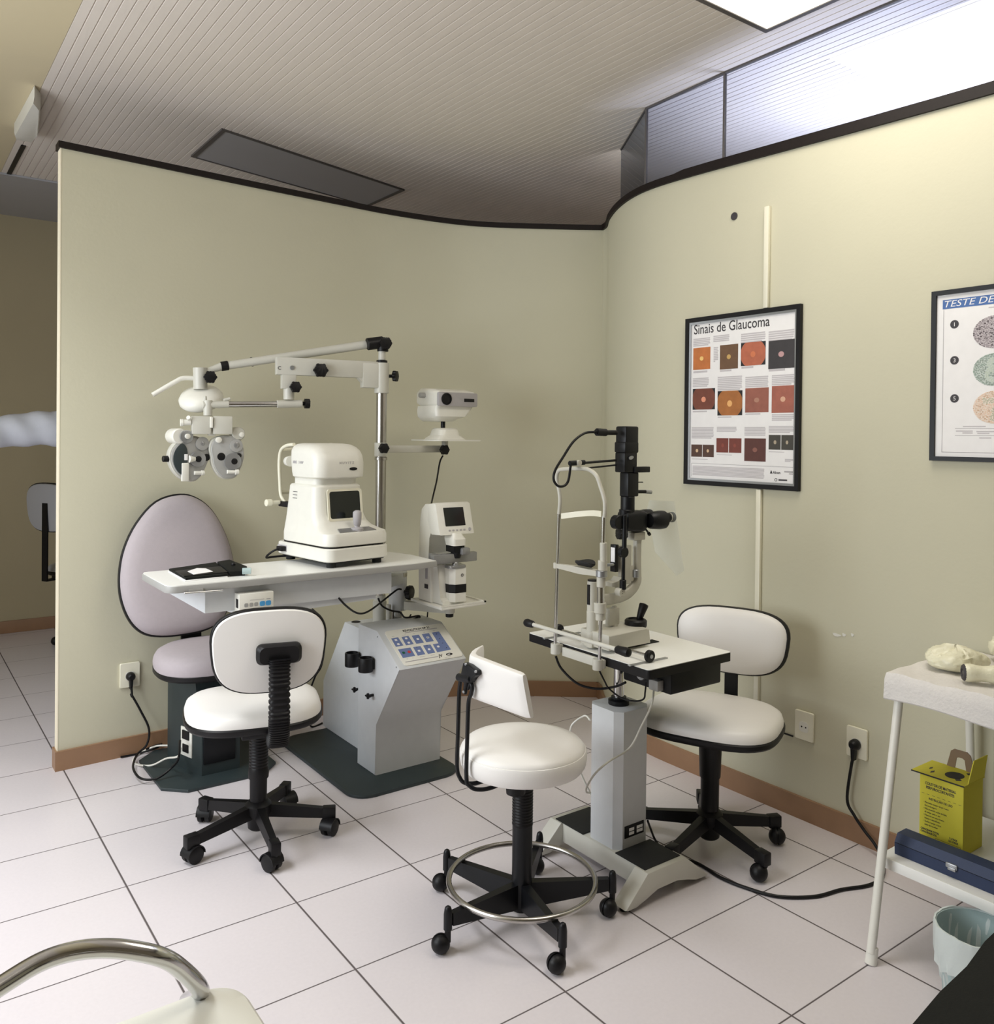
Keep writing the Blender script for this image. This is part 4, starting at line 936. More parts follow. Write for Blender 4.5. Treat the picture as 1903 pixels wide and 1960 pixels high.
for px, py, yaw, poly, side in ((363, 878, .28, PL, 0), (437, 875, .12, PR, 1)):
    a, F_, loc, pts = lens_half(px, py, 40, yaw, poly)
    k = M(); k.cushion(pts, [(.97, -.034), (1.0, -.030), (1.0, -.004), (.97, .004)], F_); ho = k.obj('lens_housing', 'light_paint', t)
    k = M(); k.cushion(pts, [(.93, .0035), (.93, .009), (.90, .011)], F_); k.obj('face_plate', 'edge_grey', ho)
    def disc(X, Y, r, z0, z1, name, m, par=ho, r1=None):
        x, y = loc(X, Y); kk = M(); kk.lathe([(r*.9, z0), (r, z0+.001), (r1 or r, z1-.001), ((r1 or r)*.85, z1)], F_ @ T(x, y, 0), 24); return kk.obj(name, m, par)
    def ring(X, Y, r, ri, z0, z1, name, m):
        x, y = loc(X, Y); kk = M(); kk.lathe([(ri, z0), (r, z0), (r, z1-.001), (r-.001, z1), (ri+.001, z1), (ri, z1-.001)], F_ @ T(x, y, 0), 24); o = kk.obj(name, m, ho); return o
    if side == 0:
        disc(935, 955, .0155, .010, .0125, 'aperture', 'black_plastic')
        disc(850, 690, .029, .010, .018, 'axis_dial', 'edge_grey'); disc(850, 690, .009, .017, .021, 'axis_knob', 'lens_grey')
        disc(755, 985, .033, .010, .026, 'cross_cylinder', 'lens_grey'); disc(755, 985, .0135, .0255, .0275, 'cylinder_lens', 'black_plastic')
        kk = M(); x, y = loc(640, 985); kk.cyl(F_ @ V((x-.012, y, .018)), F_ @ V((x+.014, y, .018)), .016, .012, 16); kk.obj('cylinder_knob', 'white_plastic', ho)
        kk = M(); x, y = loc(770, 1250); kk.cyl(F_ @ V((x-.018, y, .014)), F_ @ V((x+.012, y, .014)), .009, n=14); kk.cyl(F_ @ V((x+.012, y, .014)), F_ @ V((x+.026, y, .014)), .011, n=14); kk.obj('rotation_knob', 'white_plastic', ho)
        arc = [(470, 690), (360, 780), (300, 930), (310, 1080), (380, 1220), (480, 1300), (520, 1290), (560, 1080), (560, 800)]
        ap = [tuple(v)[:2] for v in smoothpath([V((*loc(*q), 0)) for q in arc], 3, True)]
        kk = M(); kk.cushion(ap, [(1, .010), (1, .014), (.94, .015)], F_); kk.obj('sphere_dial', 'dark_green_metal', ho)
        kk = M(); x, y = loc(535, 950); kk.box(x-.007, x+.007, y-.013, y+.013, .014, .017, .001, F_); kk.obj('scale_window', 'paper', ho)
        kk = M(); x, y = loc(190, 985); kk.cyl(F_ @ V((x-.012, y, -.012)), F_ @ V((x+.014, y, -.012)), .013, n=16); kk.obj('side_knob', 'black_plastic', ho)
        kk = M(); x, y = loc(560, 1330); kk.box(x-.024, x+.006, y-.018, y+.06, .006, .020, .003, F_); kk.obj('rim_bracket', 'white_plastic', ho)
        kk = M(); x, y = loc(450, 550); kk.lathe([(.030, -.07), (.033, -.066), (.033, .010), (.029, .014)], F_ @ T(x-.006, y, 0), 26); kk.obj('power_drum', 'white_plastic', ho)
        disc(540, 555, .027, .012, .024, 'power_knob', 'steel'); disc(545, 550, .011, .023, .032, 'power_button', 'white_plastic')
    else:
        disc(1225, 940, .0170, .010, .0125, 'aperture', 'black_plastic')
        disc(1510, 730, .028, .010, .017, 'axis_dial', 'edge_grey'); disc(1510, 720, .012, .016, .020, 'axis_knob', 'lens_grey')
        disc(1440, 1030, .036, .010, .024, 'cross_cylinder', 'lens_grey'); disc(1462, 1030, .0135, .0235, .0255, 'cylinder_lens', 'black_plastic')
        disc(1560, 920, .011, .010, .016, 'small_lens', 'black_plastic')
        kk = M(); x, y = loc(1420, 1230); kk.cyl(F_ @ V((x-.02, y, .014)), F_ @ V((x+.014, y, .014)), .009, n=14); kk.cyl(F_ @ V((x+.014, y, .014)), F_ @ V((x+.03, y, .014)), .013, n=14); kk.obj('rotation_knob', 'white_plastic', ho)
        kk = M(); x, y = loc(1560, 500); kk.lathe([(.026, -.05), (.029, -.046), (.029, .008), (.025, .012)], F_ @ T(x, y, 0), 26); kk.obj('power_drum', 'light_paint', ho)
        disc(1610, 520, .011, .010, .022, 'power_button', 'white_plastic'); disc(1168, 620, .0125, .010, .024, 'level_knob', 'white_plastic')
k = M(); pbox(k, 366, 403, 797, 831, .05, .006, .004); pbox(k, 407, 444, 797, 831, .05, .006, .004); pbox(k, 398, 412, 800, 834, .03, .002); k.obj('bridge', 'light_paint', t)
k = M(); k.cyl(pw(366, 808, .02), pw(350, 809, .02), .013, n=16); k.cyl(pw(351, 809, .02), pw(345, 809, .02), .0155, n=18); ko = k.obj('pupil_knob', 'white_plastic', t)
k = M(); k.cyl(pw(362, 801, .03), pw(360, 799, .03)+nP*.012, .009, n=14); k.obj('vertex_knob', 'white_plastic', t)
k = M(); pbox(k, 402, 408, 798, 819, .01, .034); k.obj('level_bar', 'white_plastic', t)
# ------------------------------------------------------------------ instrument desk
DK = .892                                  # desk group scaled about the camera: smaller and nearer, same outline in the image
CAM_SCALE['k'] = DK; CAM_SCALE['m'] = T(-.0704, -.4044, .1596) @ Matrix.Diagonal((DK, DK, DK, 1))
DZ = .875; DX0, DX1, DY0, DY1 = .252, 1.535, -.318, .100
t = thing('instrument_table', 'long white instrument table over the examination chair with a grey box rail underneath', 'table', (.9, -.1, DZ-.03))
top = [(DX0+.04, DY0), (1.36, DY0), (1.500, DY0+.022), (1.500, -.05), (1.46, DY1), (DX0+.03, DY1), (DX0+.008, DY1-.008), (DX0, DY1-.03), (DX0, DY0+.04), (DX0+.005, DY0+.02), (DX0+.02, DY0+.005)]
M().prism(top, None, DZ-.030, DZ-.003, .002).obj('table_edge', 'edge_grey', t)
M().prism([(x+(.003 if x < .9 else -.003), y+(.003 if y < -.1 else -.003)) for x, y in top], None, DZ-.004, DZ).obj('tabletop', 'white_laminate', t)
M().loft([[(.415, -.262, .742), (.33, .06, .800), (.33, .06, .845), (.415, -.262, .845)], [(1.272, -.262, .738), (1.19, .06, .742), (1.19, .06, .845), (1.272, -.262, .845)]]).obj('box_rail', 'grey_paint', t)
M().loft([[(.60, -.245, .70), (.56, -.02, .70), (.56, -.02, .745), (.60, -.245, .745)], [(1.20, -.245, .715), (1.16, -.02, .715), (1.16, -.02, .745), (1.20, -.245, .745)]]).obj('under_rail', 'grey_paint', t)
# control box with blue buttons
q0, q1 = P(458, 1139, y=-.322), P(524, 1168, y=-.322)
bx = M(); bx.box(q0.x, q1.x, -.322, -.263, q1.z, q0.z+.002, .004); bxo = bx.obj('control_box', 'white_plastic', t)
k = M(); k.box(q0.x-.0012, q0.x+.001, -.312, -.285, q1.z+.022, q0.z-.020, .001); k.obj('rocker_switch', 'black_plastic', bxo)
k = M()
for u in (.20, .345, .485): k.prism(rrect(q0.x+(q1.x-q0.x)*u-.008, q0.x+(q1.x-q0.x)*u+.008, q1.z+.026, q1.z+.042, .005), XZ(-.3235), 0, .002)
k.obj('grey_button', 'edge_grey', bxo)
for u in (.665, .84): M().prism(rrect(q0.x+(q1.x-q0.x)*u-.011, q0.x+(q1.x-q0.x)*u+.011, q1.z+.024, q1.z+.044, .006), XZ(-.3240), 0, .003).obj('blue_button', 'bright_blue', bxo)
k = M(); k.box(q0.x+.045, q0.x+.105, -.3228, -.3215, q1.z+.052, q1.z+.0535); k.box(q0.x+.115, q0.x+.132, -.3228, -.3215, q1.z+.050, q1.z+.0525); k.obj('printed_line', 'printed_grey', bxo)
k = M(); a = P(478, 1180, y=-.285); k.box(q0.x-.012, q0.x+.028, -.30, -.268, q1.z-.03, q1.z+.004, .003); k.obj('cable_bracket', 'white_plastic', t)

SV = dict(CAM_SCALE); CAM_SCALE.clear()
k = M(); k.cyl((1.285, -.30, .665), (1.285, -.30, .842), .042, n=26); k.obj('pivot_sleeve', 'grey_paint', t)
k = M(); k.cyl((1.272, -.313, .580), (1.272, -.313, .668), .027, n=26); k.obj('lift_column', 'chrome', t)
k = M(); k.cyl((1.285, -.30, .845-.025), (1.285, -.30, .845-.006), .0435, n=26); k.obj('sleeve_band', 'worn_chrome', t)
k = M(); a = P(766, 1134, y=-.345); c = P(780, 1134, y=-.36); k.cyl((1.30, -.33, a.z), c, .009, n=12); k.knob(c, (.55, -.8, 0), .034, .022, 7, .14); k.obj('clamp_knob', 'black_plastic', t)
k = M(); a = P(725, 1175, y=-.345); k.cyl((1.222, -.328, .60), (1.222, -.328, .70), .012, n=14); k.obj('gas_lock', 'light_paint', t)
k = M(); k.box(-.03, .47, -.03, .03, -.025, .025, .006, frame((1.27, -.32, .815), (0, 0, 1), (-.85, -.52, 0))); k.obj('support_arm', 'grey_paint', t)
CAM_SCALE.update(SV)
# things on and under the desk
d1, d2 = P(322, 1093, z=DZ+.004), P(354, 1111, z=DZ+.004); d3, d4 = P(436, 1103, z=DZ+.004), P(412, 1080, z=DZ+.004)
t = thing('document_wallet', 'black open wallet with a white paper slip lying on the instrument table', 'wallet', (d2.x+.1, d2.y+.1, DZ))
def slab(mm, pts, z0, z1, bev=.001): return mm.prism([(p.x, p.y) for p in pts], None, z0, z1, bev)
slab(M(), [d1, d2, d3, d4], DZ+.0005, DZ+.004, .0005).obj('back_sheet', 'paper', t)
sh = V((.004, .003, 0))
slab(M(), [d1+sh, d2+sh, d3+sh, d4+sh], DZ+.004, DZ+.014, .003).obj('cover', 'black_leather', t)
f1, f2, f3, f4 = (P(*q, z=DZ+.014) for q in ((322, 1086), (352, 1104), (436, 1096), (412, 1076)))
slab(M(), [f1.lerp(f2, .45), f2, f3, f4.lerp(f3, .45)], DZ+.0135, DZ+.017, .001).obj('flap', 'black_plastic', t)
g = [P(*q, z=DZ+.018) for q in ((359, 1093.5), (371, 1099.5), (408, 1094), (394, 1088), (377, 1087.5))]
slab(M(), g, DZ+.017, DZ+.0185, 0).obj('paper_slip', 'paper', t)
q = [P(*q, z=DZ+.002) for q in ((416, 1083), (440, 1103), (469, 1101), (473, 1092), (440, 1079))]
t = thing('instrument_case', 'small black case with a clear tube lying between wallet and autorefractor', 'case', (q[1].x, q[1].y, DZ))
slab(M(), q, DZ+.0005, DZ+.022, .004).obj('body', 'black_leather', t)
k = M(); a, c = P(470, 1093, z=DZ+.021), P(478, 1092, z=DZ+.019); k.cyl(a-V((.012, -.004, 0)), a+V((.022, -.006, 0)), .0135, n=20); k.obj('tube', 'bin_plastic', t)
k = M(); a = P(447, 1080, z=DZ+.026); k.ball(a, .010); k.obj('button', 'black_plastic', t)
a, c = P(352, 1135.5, y=-.322), P(427, 1130, y=-.322)
t = thing('pen', 'silver pen clipped under the front left edge of the instrument table', 'pen', tuple(a))
k = M(); k.cyl(a, c, .0042, n=12); k.obj('barrel', 'chrome', t)
k = M(); k.box(a.x+.02, a.x+.075, -.3225, -.318, a.z-.003, a.z+.012); k.obj('clip', 'edge_grey', t)

# autorefractor
AR = math.radians(8)
t = thing('autorefractor', 'white autorefractor with small black screen and joystick on the instrument table', 'eye testing device', (.945, -.275, DZ), AR)
def L8(x, y, z): return V((x, y, z))
def sect(z, x0, x1, y0, y1, r, n=6):
    z -= DZ
    return [V((x, y, z)) for x, y in rrect(x0, x1, y0, y1, r, n)]
LP = dict(parent=t, local=True)
k = M(); k.loft([sect(DZ+.022, .015, .33, .015, .44, .03), sect(DZ+.030, .015, .33, .015, .44, .03)])
k.obj('undertray', 'black_metal', **LP)
for x, y in ((.05, .05), (.30, .05), (.05, .40), (.30, .40)): M().cyl((x, y, 0), (x, y, .024), .022, n=16).obj('foot', 'rubber', **LP)
k = M(); k.loft([sect(.903, .006, .339, .006, .454, .04), sect(.908, 0, .345, 0, .46, .045), sect(.958, 0, .345, 0, .46, .045), sect(.963, .005, .34, .005, .455, .042)]); bo = k.obj('base', 'white_plastic', **LP)
k = M(); k.loft([sect(.962, .014, .331, .014, .43, .04), sect(.972, .014, .331, .014, .43, .04)]); k.obj('slide_gap', 'black_plastic', **LP)
k = M()
k.loft([sect(.971, .006, .340, .006, .415, .05), sect(.975, 0, .346, 0, .42, .055), sect(1.012, 0, .346, .0, .42, .055), sect(1.028, .002, .343, .006, .418, .055), sect(1.035, .004, .335, .045, .416, .05), sect(1.05, .006, .318, .085, .415, .05), sect(1.07, .009, .304, .105, .413, .05), sect(1.11, .012, .292, .122, .408, .05), sect(1.17, .016, .285, .13, .400, .048), sect(1.232, .02, .282, .134, .394, .046), sect(1.240, .026, .276, .142, .388, .044), sect(1.243, .034, .268, .152, .37, .04),
        sect(1.268, .034, .268, .152, .37, .04), sect(1.272, .024, .280, .128, .36, .05), sect(1.277, .016, .288, .114, .368, .055), sect(1.30, .014, .29, .110, .376, .058), sect(1.345, .014, .29, .110, .382, .058), sect(1.375, .014, .29, .118, .384, .058), sect(1.398, .016, .287, .134, .385, .058), sect(1.415, .026, .278, .156, .383, .055), sect(1.427, .044, .262, .182, .378, .05), sect(1.432, .07, .236, .22, .37, .045)])
k.obj('housing', 'white_plastic', angle=30, **LP)
# screen
def scr(x0, x1, z0, z1, y0, y1, r):
    """rounded rect on the sloping front: y0 at z0, y1 at z1"""
    return [V((x, y0+(y1-y0)*(z-z0)/(z1-z0), z-DZ)) for x, z in rrect(x0, x1, z0, z1, r, 5)]
k = M(); R0 = scr(.072, .262, 1.075, 1.222, .112, .130, .014); R1 = [p+V((0, -.006, 0)) for p in R0]; R2 = scr(.084, .250, 1.086, 1.211, .108, .1235, .012); R3 = [p+V((0, .006, 0)) for p in R2]
k.loft([R0, R1, R2, R3], True, True); k.obj('screen_bezel', 'cream_plastic', **LP)
k = M(); k.loft([[p+V((0, .004, 0)) for p in R2], [p+V((0, .001, 0)) for p in R2]]); k.obj('screen', 'screen', **LP)
k = M(); k.loft([[V((x, y, z-DZ)) for x, y, z in ((.075, .02, 1.030), (.275, .02, 1.030), (.262, .062, 1.041), (.09, .062, 1.041))], [V((x, y, z-DZ)) for x, y, z in ((.075, .019, 1.034), (.275, .019, 1.034), (.262, .061, 1.0455), (.09, .061, 1.0455))]]); k.obj('keypad', 'lens_grey', **LP)
k = M(); k.lathe([(.028, 1.026-DZ), (.030, 1.03-DZ), (.029, 1.044-DZ), (.024, 1.047-DZ), (.012, 1.049-DZ), (.012, 1.055-DZ), (.0165, 1.06-DZ), (.020, 1.09-DZ), (.020, 1.116-DZ), (.016, 1.122-DZ), (.009, 1.126-DZ)], T(.185, .045, 0), 24); k.obj('joystick', 'printed_grey', **LP)
# marks
k = M(); k.text('HUVITZ', .0165, Matrix(((1, 0, 0, .128), (0, 0, -1, .109), (0, 1, 0, 1.338-DZ), (0, 0, 0, 1))), .0006, space=1.55); k.obj('lettering', 'printed_grey', **LP)
k = M(); k.prism([(.205+.021*math.cos(w), 1.315-DZ+.0075*math.sin(w)) for w in [2*PI*i/28 for i in range(28)]], XZ(.107), 0, .004); k.obj('badge', 'black_plastic', **LP)
LF = lambda y, z: Matrix(((0, 0, -1, .0135), (-1, 0, 0, y), (0, 1, 0, z-DZ), (0, 0, 0, 1)))
k = M(); k.text('MRK', .017, LF(.325, 1.338), .0005, bold=.0007); k.text('3100P', .017, LF(.275, 1.338), .0005, bold=.0003); k.obj('model_lettering', 'printed_grey', **LP)
k = M()
for z in (1.205, 1.190, 1.175): xx_ = .0165+(1.205-z)*-.07; k.box(xx_-.0010, xx_+.003, .29, .325, z-DZ-.001, z-DZ+.001)
k.obj('vent_slot', 'printed_dark', **LP)
# forehead and chin rest on the patient side
k = M()
for x in (.045, .255): k.tube([V((x, y, z-DZ)) for y, z in ((.37, 1.425), (.44, 1.418), (.49, 1.395), (.505, 1.35), (.505, 1.30), (.498, 1.24), (.492, 1.19), (.478, 1.165), (.44, 1.14), (.40, 1.135))], .0085, 10, sm=5)
k.tube([V((.045, .492, 1.395-DZ)), V((.15, .50, 1.40-DZ)), V((.255, .492, 1.395-DZ))], .009, 10, sm=5); k.tube([V((.045, .492, 1.19-DZ)), V((.15, .52, 1.185-DZ)), V((.255, .492, 1.19-DZ))], .009, 10, sm=5)
k.obj('face_rest', 'cream_plastic', **LP)
k = M(); k.cyl((.02, .455, 1.145-DZ), (-.035, .46, 1.145-DZ), .010, n=14); k.cyl((-.022, .46, 1.145-DZ), (-.05, .46, 1.145-DZ), .017, n=20); k.obj('chin_knob', 'cream_plastic', **LP)
k = M(); k.box(.02, .06, .385, .47, 1.125-DZ, 1.15-DZ, .004); k.obj('rest_bracket', 'black_plastic', **LP)
k = M(); k.cyl((.03, .375, 1.345-DZ), (.03, .405, 1.345-DZ), .026, .022, 22); k.obj('lens_tube', 'white_plastic', **LP)
# inlet, plug and cord
k = M(); k.box(-.0012, .003, .35, .435, .918-DZ, .948-DZ, .001); k.obj('power_inlet', 'printed_grey', **LP)
k = M(); k.box(-.028, .001, .355, .40, .922-DZ, .944-DZ, .003); k.obj('plug', 'black_plastic', **LP)
k = M(); k.tube([V((-.026, .378, .933-DZ)), V((-.05, .39, .922-DZ)), V((-.062, .42, .900-DZ)), V((-.05, .45, .8845-DZ)), V((-.02, .46, .884-DZ)), V((.03, .45, .885-DZ)), V((.06, .43, .885-DZ))], .005, 10, sm=6); k.obj('power_cord', 'black_plastic', **LP)

CAM_SCALE.clear()
# lensometer
LX, LY = 1.30, -.645
t = thing('lensometer', 'white upright lensometer with tilted dark screen on the tray of the stand', 'eye testing device', (LX, LY, LZ))
LP = dict(parent=t, local=True)
LYZ = Matrix(((0, 0, 1, 0), (1, 0, 0, 0), (0, 1, 0, 0), (0, 0, 0, 1)))
zz = lambda z: z-LZ
k = M(); k.prism([(.10, zz(.7335)), (.205, zz(.7335)), (.205, zz(.93)), (.198, zz(1.10)), (.185, zz(1.145)), (.155, zz(1.168)), (.09, zz(1.172)), (.085, zz(1.06)), (.12, zz(1.02)), (.125, zz(.95)), (.10, zz(.92))], LYZ, .012, .165, .006)
k.prism([(.02, zz(.7335)), (.11, zz(.7335)), (.11, zz(.905)), (.06, zz(.905)), (.045, zz(.76)), (.02, zz(.75))], LYZ, .025, .152, .006)
k.obj('housing', 'white_plastic', **LP)
k = M(); k.prism([(.022, zz(1.040)), (.095, zz(1.036)), (.13, zz(1.10)), (.125, zz(1.17)), (.075, zz(1.178)), (.060, zz(1.172))], LYZ, .008, .192, .006); hd_ = k.obj('screen_housing', 'white_plastic', **LP)
s0, s1 = V((0, .0225, zz(1.043))), V((0, .0605, zz(1.172))); ey_ = (s1-s0).normalized(); en_ = V((1, 0, 0)).cross(ey_)
SF = Matrix((V((1, 0, 0)), ey_, en_)).transposed().to_4x4(); SF.translation = s0
k = M(); k.prism(rrect(.045, .150, .035, .118, .002), SF, -.001, .0012); k.obj('screen', 'screen', parent=hd_, local=True)
for i in range(5): x = .062+i*.0195; M().prism(rrect(x-.005, x+.005, .012, .019, .002), SF, -.001, .002).obj('button', 'printed_grey', parent=hd_, local=True)
k = M(); k.prism([(.168+.0075*math.cos(2*PI*i/20), .017+.0075*math.sin(2*PI*i/20)) for i in range(20)], SF, -.001, .003); k.obj('power_button', 'printed_grey', parent=hd_, local=True)
k = M(); k.loft([[V((x, y, zz(z))) for x, y in rrect(*a, .012)] for z, a in ((.992, (.066, .132, -.004, .07)), (1.02, (.064, .134, -.004, .08)), (1.035, (.072, .126, .008, .09)), (1.046, (.074, .124, .014, .1)))]); k.obj('lens_nose', 'white_plastic', **LP)
k = M(); k.box(.070, .128, .004, .07, zz(.962), zz(.992), .003); k.cyl((.10, .03, zz(.935)), (.10, .03, zz(.965)), .02, .026, 18); k.obj('marker_unit', 'black_metal', **LP)
k = M(); k.box(.105, .15, -.012, .04, zz(.950), zz(.982), .008); k.obj('lens_clamp', 'lens_grey', **LP)
k = M(); k.box(-.022, .205, .018, .05, zz(.915), zz(.956), .004); k.box(.0, .02, .05, .1, zz(.915), zz(.956)); k.obj('lens_table', 'lens_grey', **LP)
k = M(); k.prism(rrect(.050, .138, -.004, .06, .02), None, zz(.893), zz(.905), .002); k.lathe([(.016, zz(.905)), (.014, zz(.914)), (.011, zz(.918))], T(.095, .028, 0), 20); k.obj('lens_stage', 'lens_grey', **LP)
k = M(); k.loft([[V((x, y, zz(z))) for x, y in ((.060, .06), (.060, .022), (.078, .0), (.132, -.002), (.136, .06))] for z in (.745, .893)]); nb_ = k.obj('lower_nose', 'white_plastic', **LP)
k = M(); k.loft([[V((x, y, zz(z))) for x, y in ((.0585, .06), (.0585, .0215), (.0775, -.0012), (.1335, -.0033), (.1365, .02))] for z in (.785, .822)]); k.obj('dark_window', 'black_plastic', parent=nb_, local=True)
k = M(); k.torus((.112, -.0022, zz(.862)), .0055, .0014, Matrix.Rotation(PI/2, 4, 'X'), 20, 6); k.obj('emblem', 'printed_dark', parent=nb_, local=True)
k = M(); k.box(.0108, .0125, .125, .145, zz(.835), zz(.885), .0005); k.obj('rating_label', 'printed_grey', **LP)
k = M(); k.box(.0100, .0125, .12, .15, zz(.792), zz(.812), .001); k.obj('switch', 'printed_dark', **LP)

# chart projector
pz = za+.046
t = thing('chart_projector', 'white chart projector with a round black lens standing on the high tray', 'projector', (Pj.x, -.19, pz))
k = M(); k.loft([[V((x, y, z)) for x, y in rrect(Pj.x-a, Pj.x+a2, -.19-b_, -.19+b_, .03)] for z, a, a2, b_ in ((pz+.0005, .085, .085, .080), (pz+.008, .080, .078, .076), (pz+.022, .062, .062, .062), (pz+.05, .055, .055, .056), (pz+.058, .045, .045, .045))]); k.obj('foot', 'white_plastic', t)
k = M(); k.cyl((Pj.x-.012, -.19, pz+.055), (Pj.x-.012, -.19, pz+.09), .0115, n=16); k.obj('neck', 'black_metal', t)
a, c = P(841, 750, y=-.285), P(914, 779, y=-.285)
k = M(); k.loft([[V((x, y, z)) for x, z in rrect(c0, c1, d0, d1, .02)] for y, c0, c1, d0, d1 in ((-.27, a.x+.002, c.x-.004, c.z-.004, a.z+.008), (-.20, a.x-.002, c.x-.004, c.z-.006, a.z+.020), (-.10, a.x+.0, c.x-.02, c.z-.0, a.z+.026), (-.04, a.x+.02, c.x-.05, c.z+.01, a.z+.016))])
k.loft([[V((x, y, z)) for x, y in rrect(a.x+u0, c.x-u1, -.265+v0, -.07, .02)] for z, u0, u1, v0 in ((c.z-.074, .03, .10, .03), (c.z-.06, .01, .085, .01), (c.z-.05, .0, .045, .0), (c.z-.02, -.004, .02, .0), (c.z+.002, .0, .004, .0))])
k.obj('housing', 'white_plastic', t)
k = M(); k.prism(rrect(a.x, c.x, c.z, a.z, .006), XZ(-.285), 0, .02, .002); fo = k.obj('front_plate', 'printed_grey', t)
q = P(855, 763.5, y=-.287); k = M(); k.lathe([(.029, 0), (.029, .004), (.024, .005), (.022, -.004), (.002, -.006)], frame((q.x, -.286, q.z), (0, -1, 0)), 28); k.obj('lens', 'black_plastic', fo)
q0, q1 = P(889, 763, y=-.286), P(908, 770, y=-.286); k = M(); k.box(q0.x, q1.x, -.2868, -.284, q1.z, q0.z, .001); k.obj('sensor_window', 'black_plastic', fo)
k = M(); q = P(806, 757, y=-.12); k.cyl((a.x-.03, -.15, q.z), (a.x+.01, -.15, q.z), .013, n=16); k.obj('side_knob', 'edge_grey', t)
cable('cable', 'black cable dropping from the projector tray to the lensometer', [P(848, 872, y=-.2), P(842, 885, y=-.2), P(836, 920, y=-.22), P(829, 950, y=-.28), P(825, 968, y=-.42)], .0042)
cable('cable', 'black cable drooping from under the instrument table to the chrome column knob', [P(649, 1145, y=-.65), P(662, 1159, y=-.62), P(680, 1172, y=-.54), P(695, 1174, y=-.50), P(712, 1166, y=-.45), P(738, 1146, y=-.37), P(760, 1129, y=-.375), P(768, 1128, y=-.37)], .0042)
cable('cable', 'black cable running from the gas lock down into the top of the stand cabinet', [P(724, 1145, y=-.355), P(732, 1160, y=-.36), P(750, 1169, y=-.365), P(766, 1172, y=-.375), P(776, 1182, y=-.40), V((1.325, -.42, .652)), V((1.33, -.425, .643))], .0042)
cable('cable', 'thin black cable hanging below the lensometer tray beside the control panel', [P(787, 1176, y=-.37), P(783, 1186, y=-.375), V((1.348, -.40, .643))], .0034)
cable('cable', 'short black cable end hanging straight down under the lensometer arm', [P(819, 1170, y=-.40), P(818, 1182, y=-.40), P(817, 1194, y=-.40)], .0032)
cable('cable', 'black cable curving behind the white office chair down to the floor', [P(598, 1166, y=.02), P(611, 1180, y=.06), P(619, 1205, y=.12), P(621, 1240, y=.17), P(615, 1275, y=.21), P(603, 1296, y=.23), P(592, 1330, y=.24), P(590, 1372, y=.24), P(597, 1391, z=.006), P(617, 1384, z=.006)], .0045)
# ------------------------------------------------------------------ things on the walls
WX = 2.239
w_ = lambda px, py, d=0: P(px, py, x=WX-d)
XY_ = lambda d: Matrix(((0, 0, -1, WX-d), (-1, 0, 0, 0), (0, 1, 0, 0), (0, 0, 0, 1)))      # local x -> -y (to the right on the wall), local y -> z, out of the wall
def wrect(mm, y0, y1, z0, z1, d0, d1, bev=0):
    """rectangle on the right wall from y0 (left) to y1 (right)"""
    return mm.box(WX-d1, WX-d0, min(y0, y1), max(y0, y1), min(z0, z1), max(z0, z1), bev)
def wframe(t, y0, y1, z0, z1, fw, d, m, name='frame', base=0):
    k = M(); O = [(-y0, z0), (-y1, z0), (-y1, z1), (-y0, z1)]
    I = [(-y0+fw, z0+fw), (-y1-fw, z0+fw), (-y1-fw, z1-fw), (-y0+fw, z1-fw)]
    F = XY_(0)
    k.loft([[F @ V((O[i][0], O[i][1], base+.0005)), F @ V((O[i][0], O[i][1], d)), F @ V((I[i][0], I[i][1], d-.002)), F @ V((I[i][0], I[i][1], base+.0005))] for i in (0, 1, 2, 3, 0)], False, False)
    bmesh.ops.remove_doubles(k.b, verts=k.b.verts[:], dist=1e-5)
    return k.obj(name, m, t)

# glaucoma poster
GY0, GY1, GZ0, GZ1 = -1.196, -1.780, 1.272, 2.003
t = thing('framed_poster', 'tall black-framed poster of small eye photographs headed with large dark lettering', 'poster', (WX, (GY0+GY1)/2, GZ0), group='framed posters on the right wall')
fr = wframe(t, GY0, GY1, GZ0, GZ1, .019, .018, 'black_plastic')
wframe(fr, GY0-.019, GY1+.019, GZ0+.019, GZ1-.019, .009, .013, 'steel', 'inner_frame')
k = M(); wrect(k, GY0-.022, GY1+.022, GZ0+.022, GZ1-.022, .001, .006); sh_ = k.obj('sheet', 'paper', t)
g8 = lambda X, Y, d=.0065: w_(1280+X/3.0546, 560+Y/3.0546, d)
PICS = [((145, 326), (243, 446), (205, 112, 48), (238, 196, 120), 0), ((301, 309), (405, 443), (112, 78, 50), (196, 160, 96), 0), ((424, 296), (566, 420), (192, 98, 66), (206, 120, 80), 1), ((585, 284), (735, 438), (56, 52, 54), (190, 150, 150), 0),
        ((142, 564), (270, 682), (124, 62, 44), (226, 150, 120), 1), ((287, 577), (430, 717), (178, 104, 42), (232, 176, 110), 1), ((449, 560), (584, 699), (158, 88, 70), (176, 128, 108), 0), ((604, 547), (735, 701), (172, 92, 72), (214, 168, 140), 0),
        ((133, 888), (264, 963), (88, 58, 46), (216, 186, 150), 2), ((280, 851), (425, 938), (126, 56, 44), (140, 72, 58), 2), ((444, 852), (567, 989), (96, 50, 42), (140, 92, 80), 0), ((586, 832), (731, 921), (66, 62, 54), (176, 162, 140), 2)]
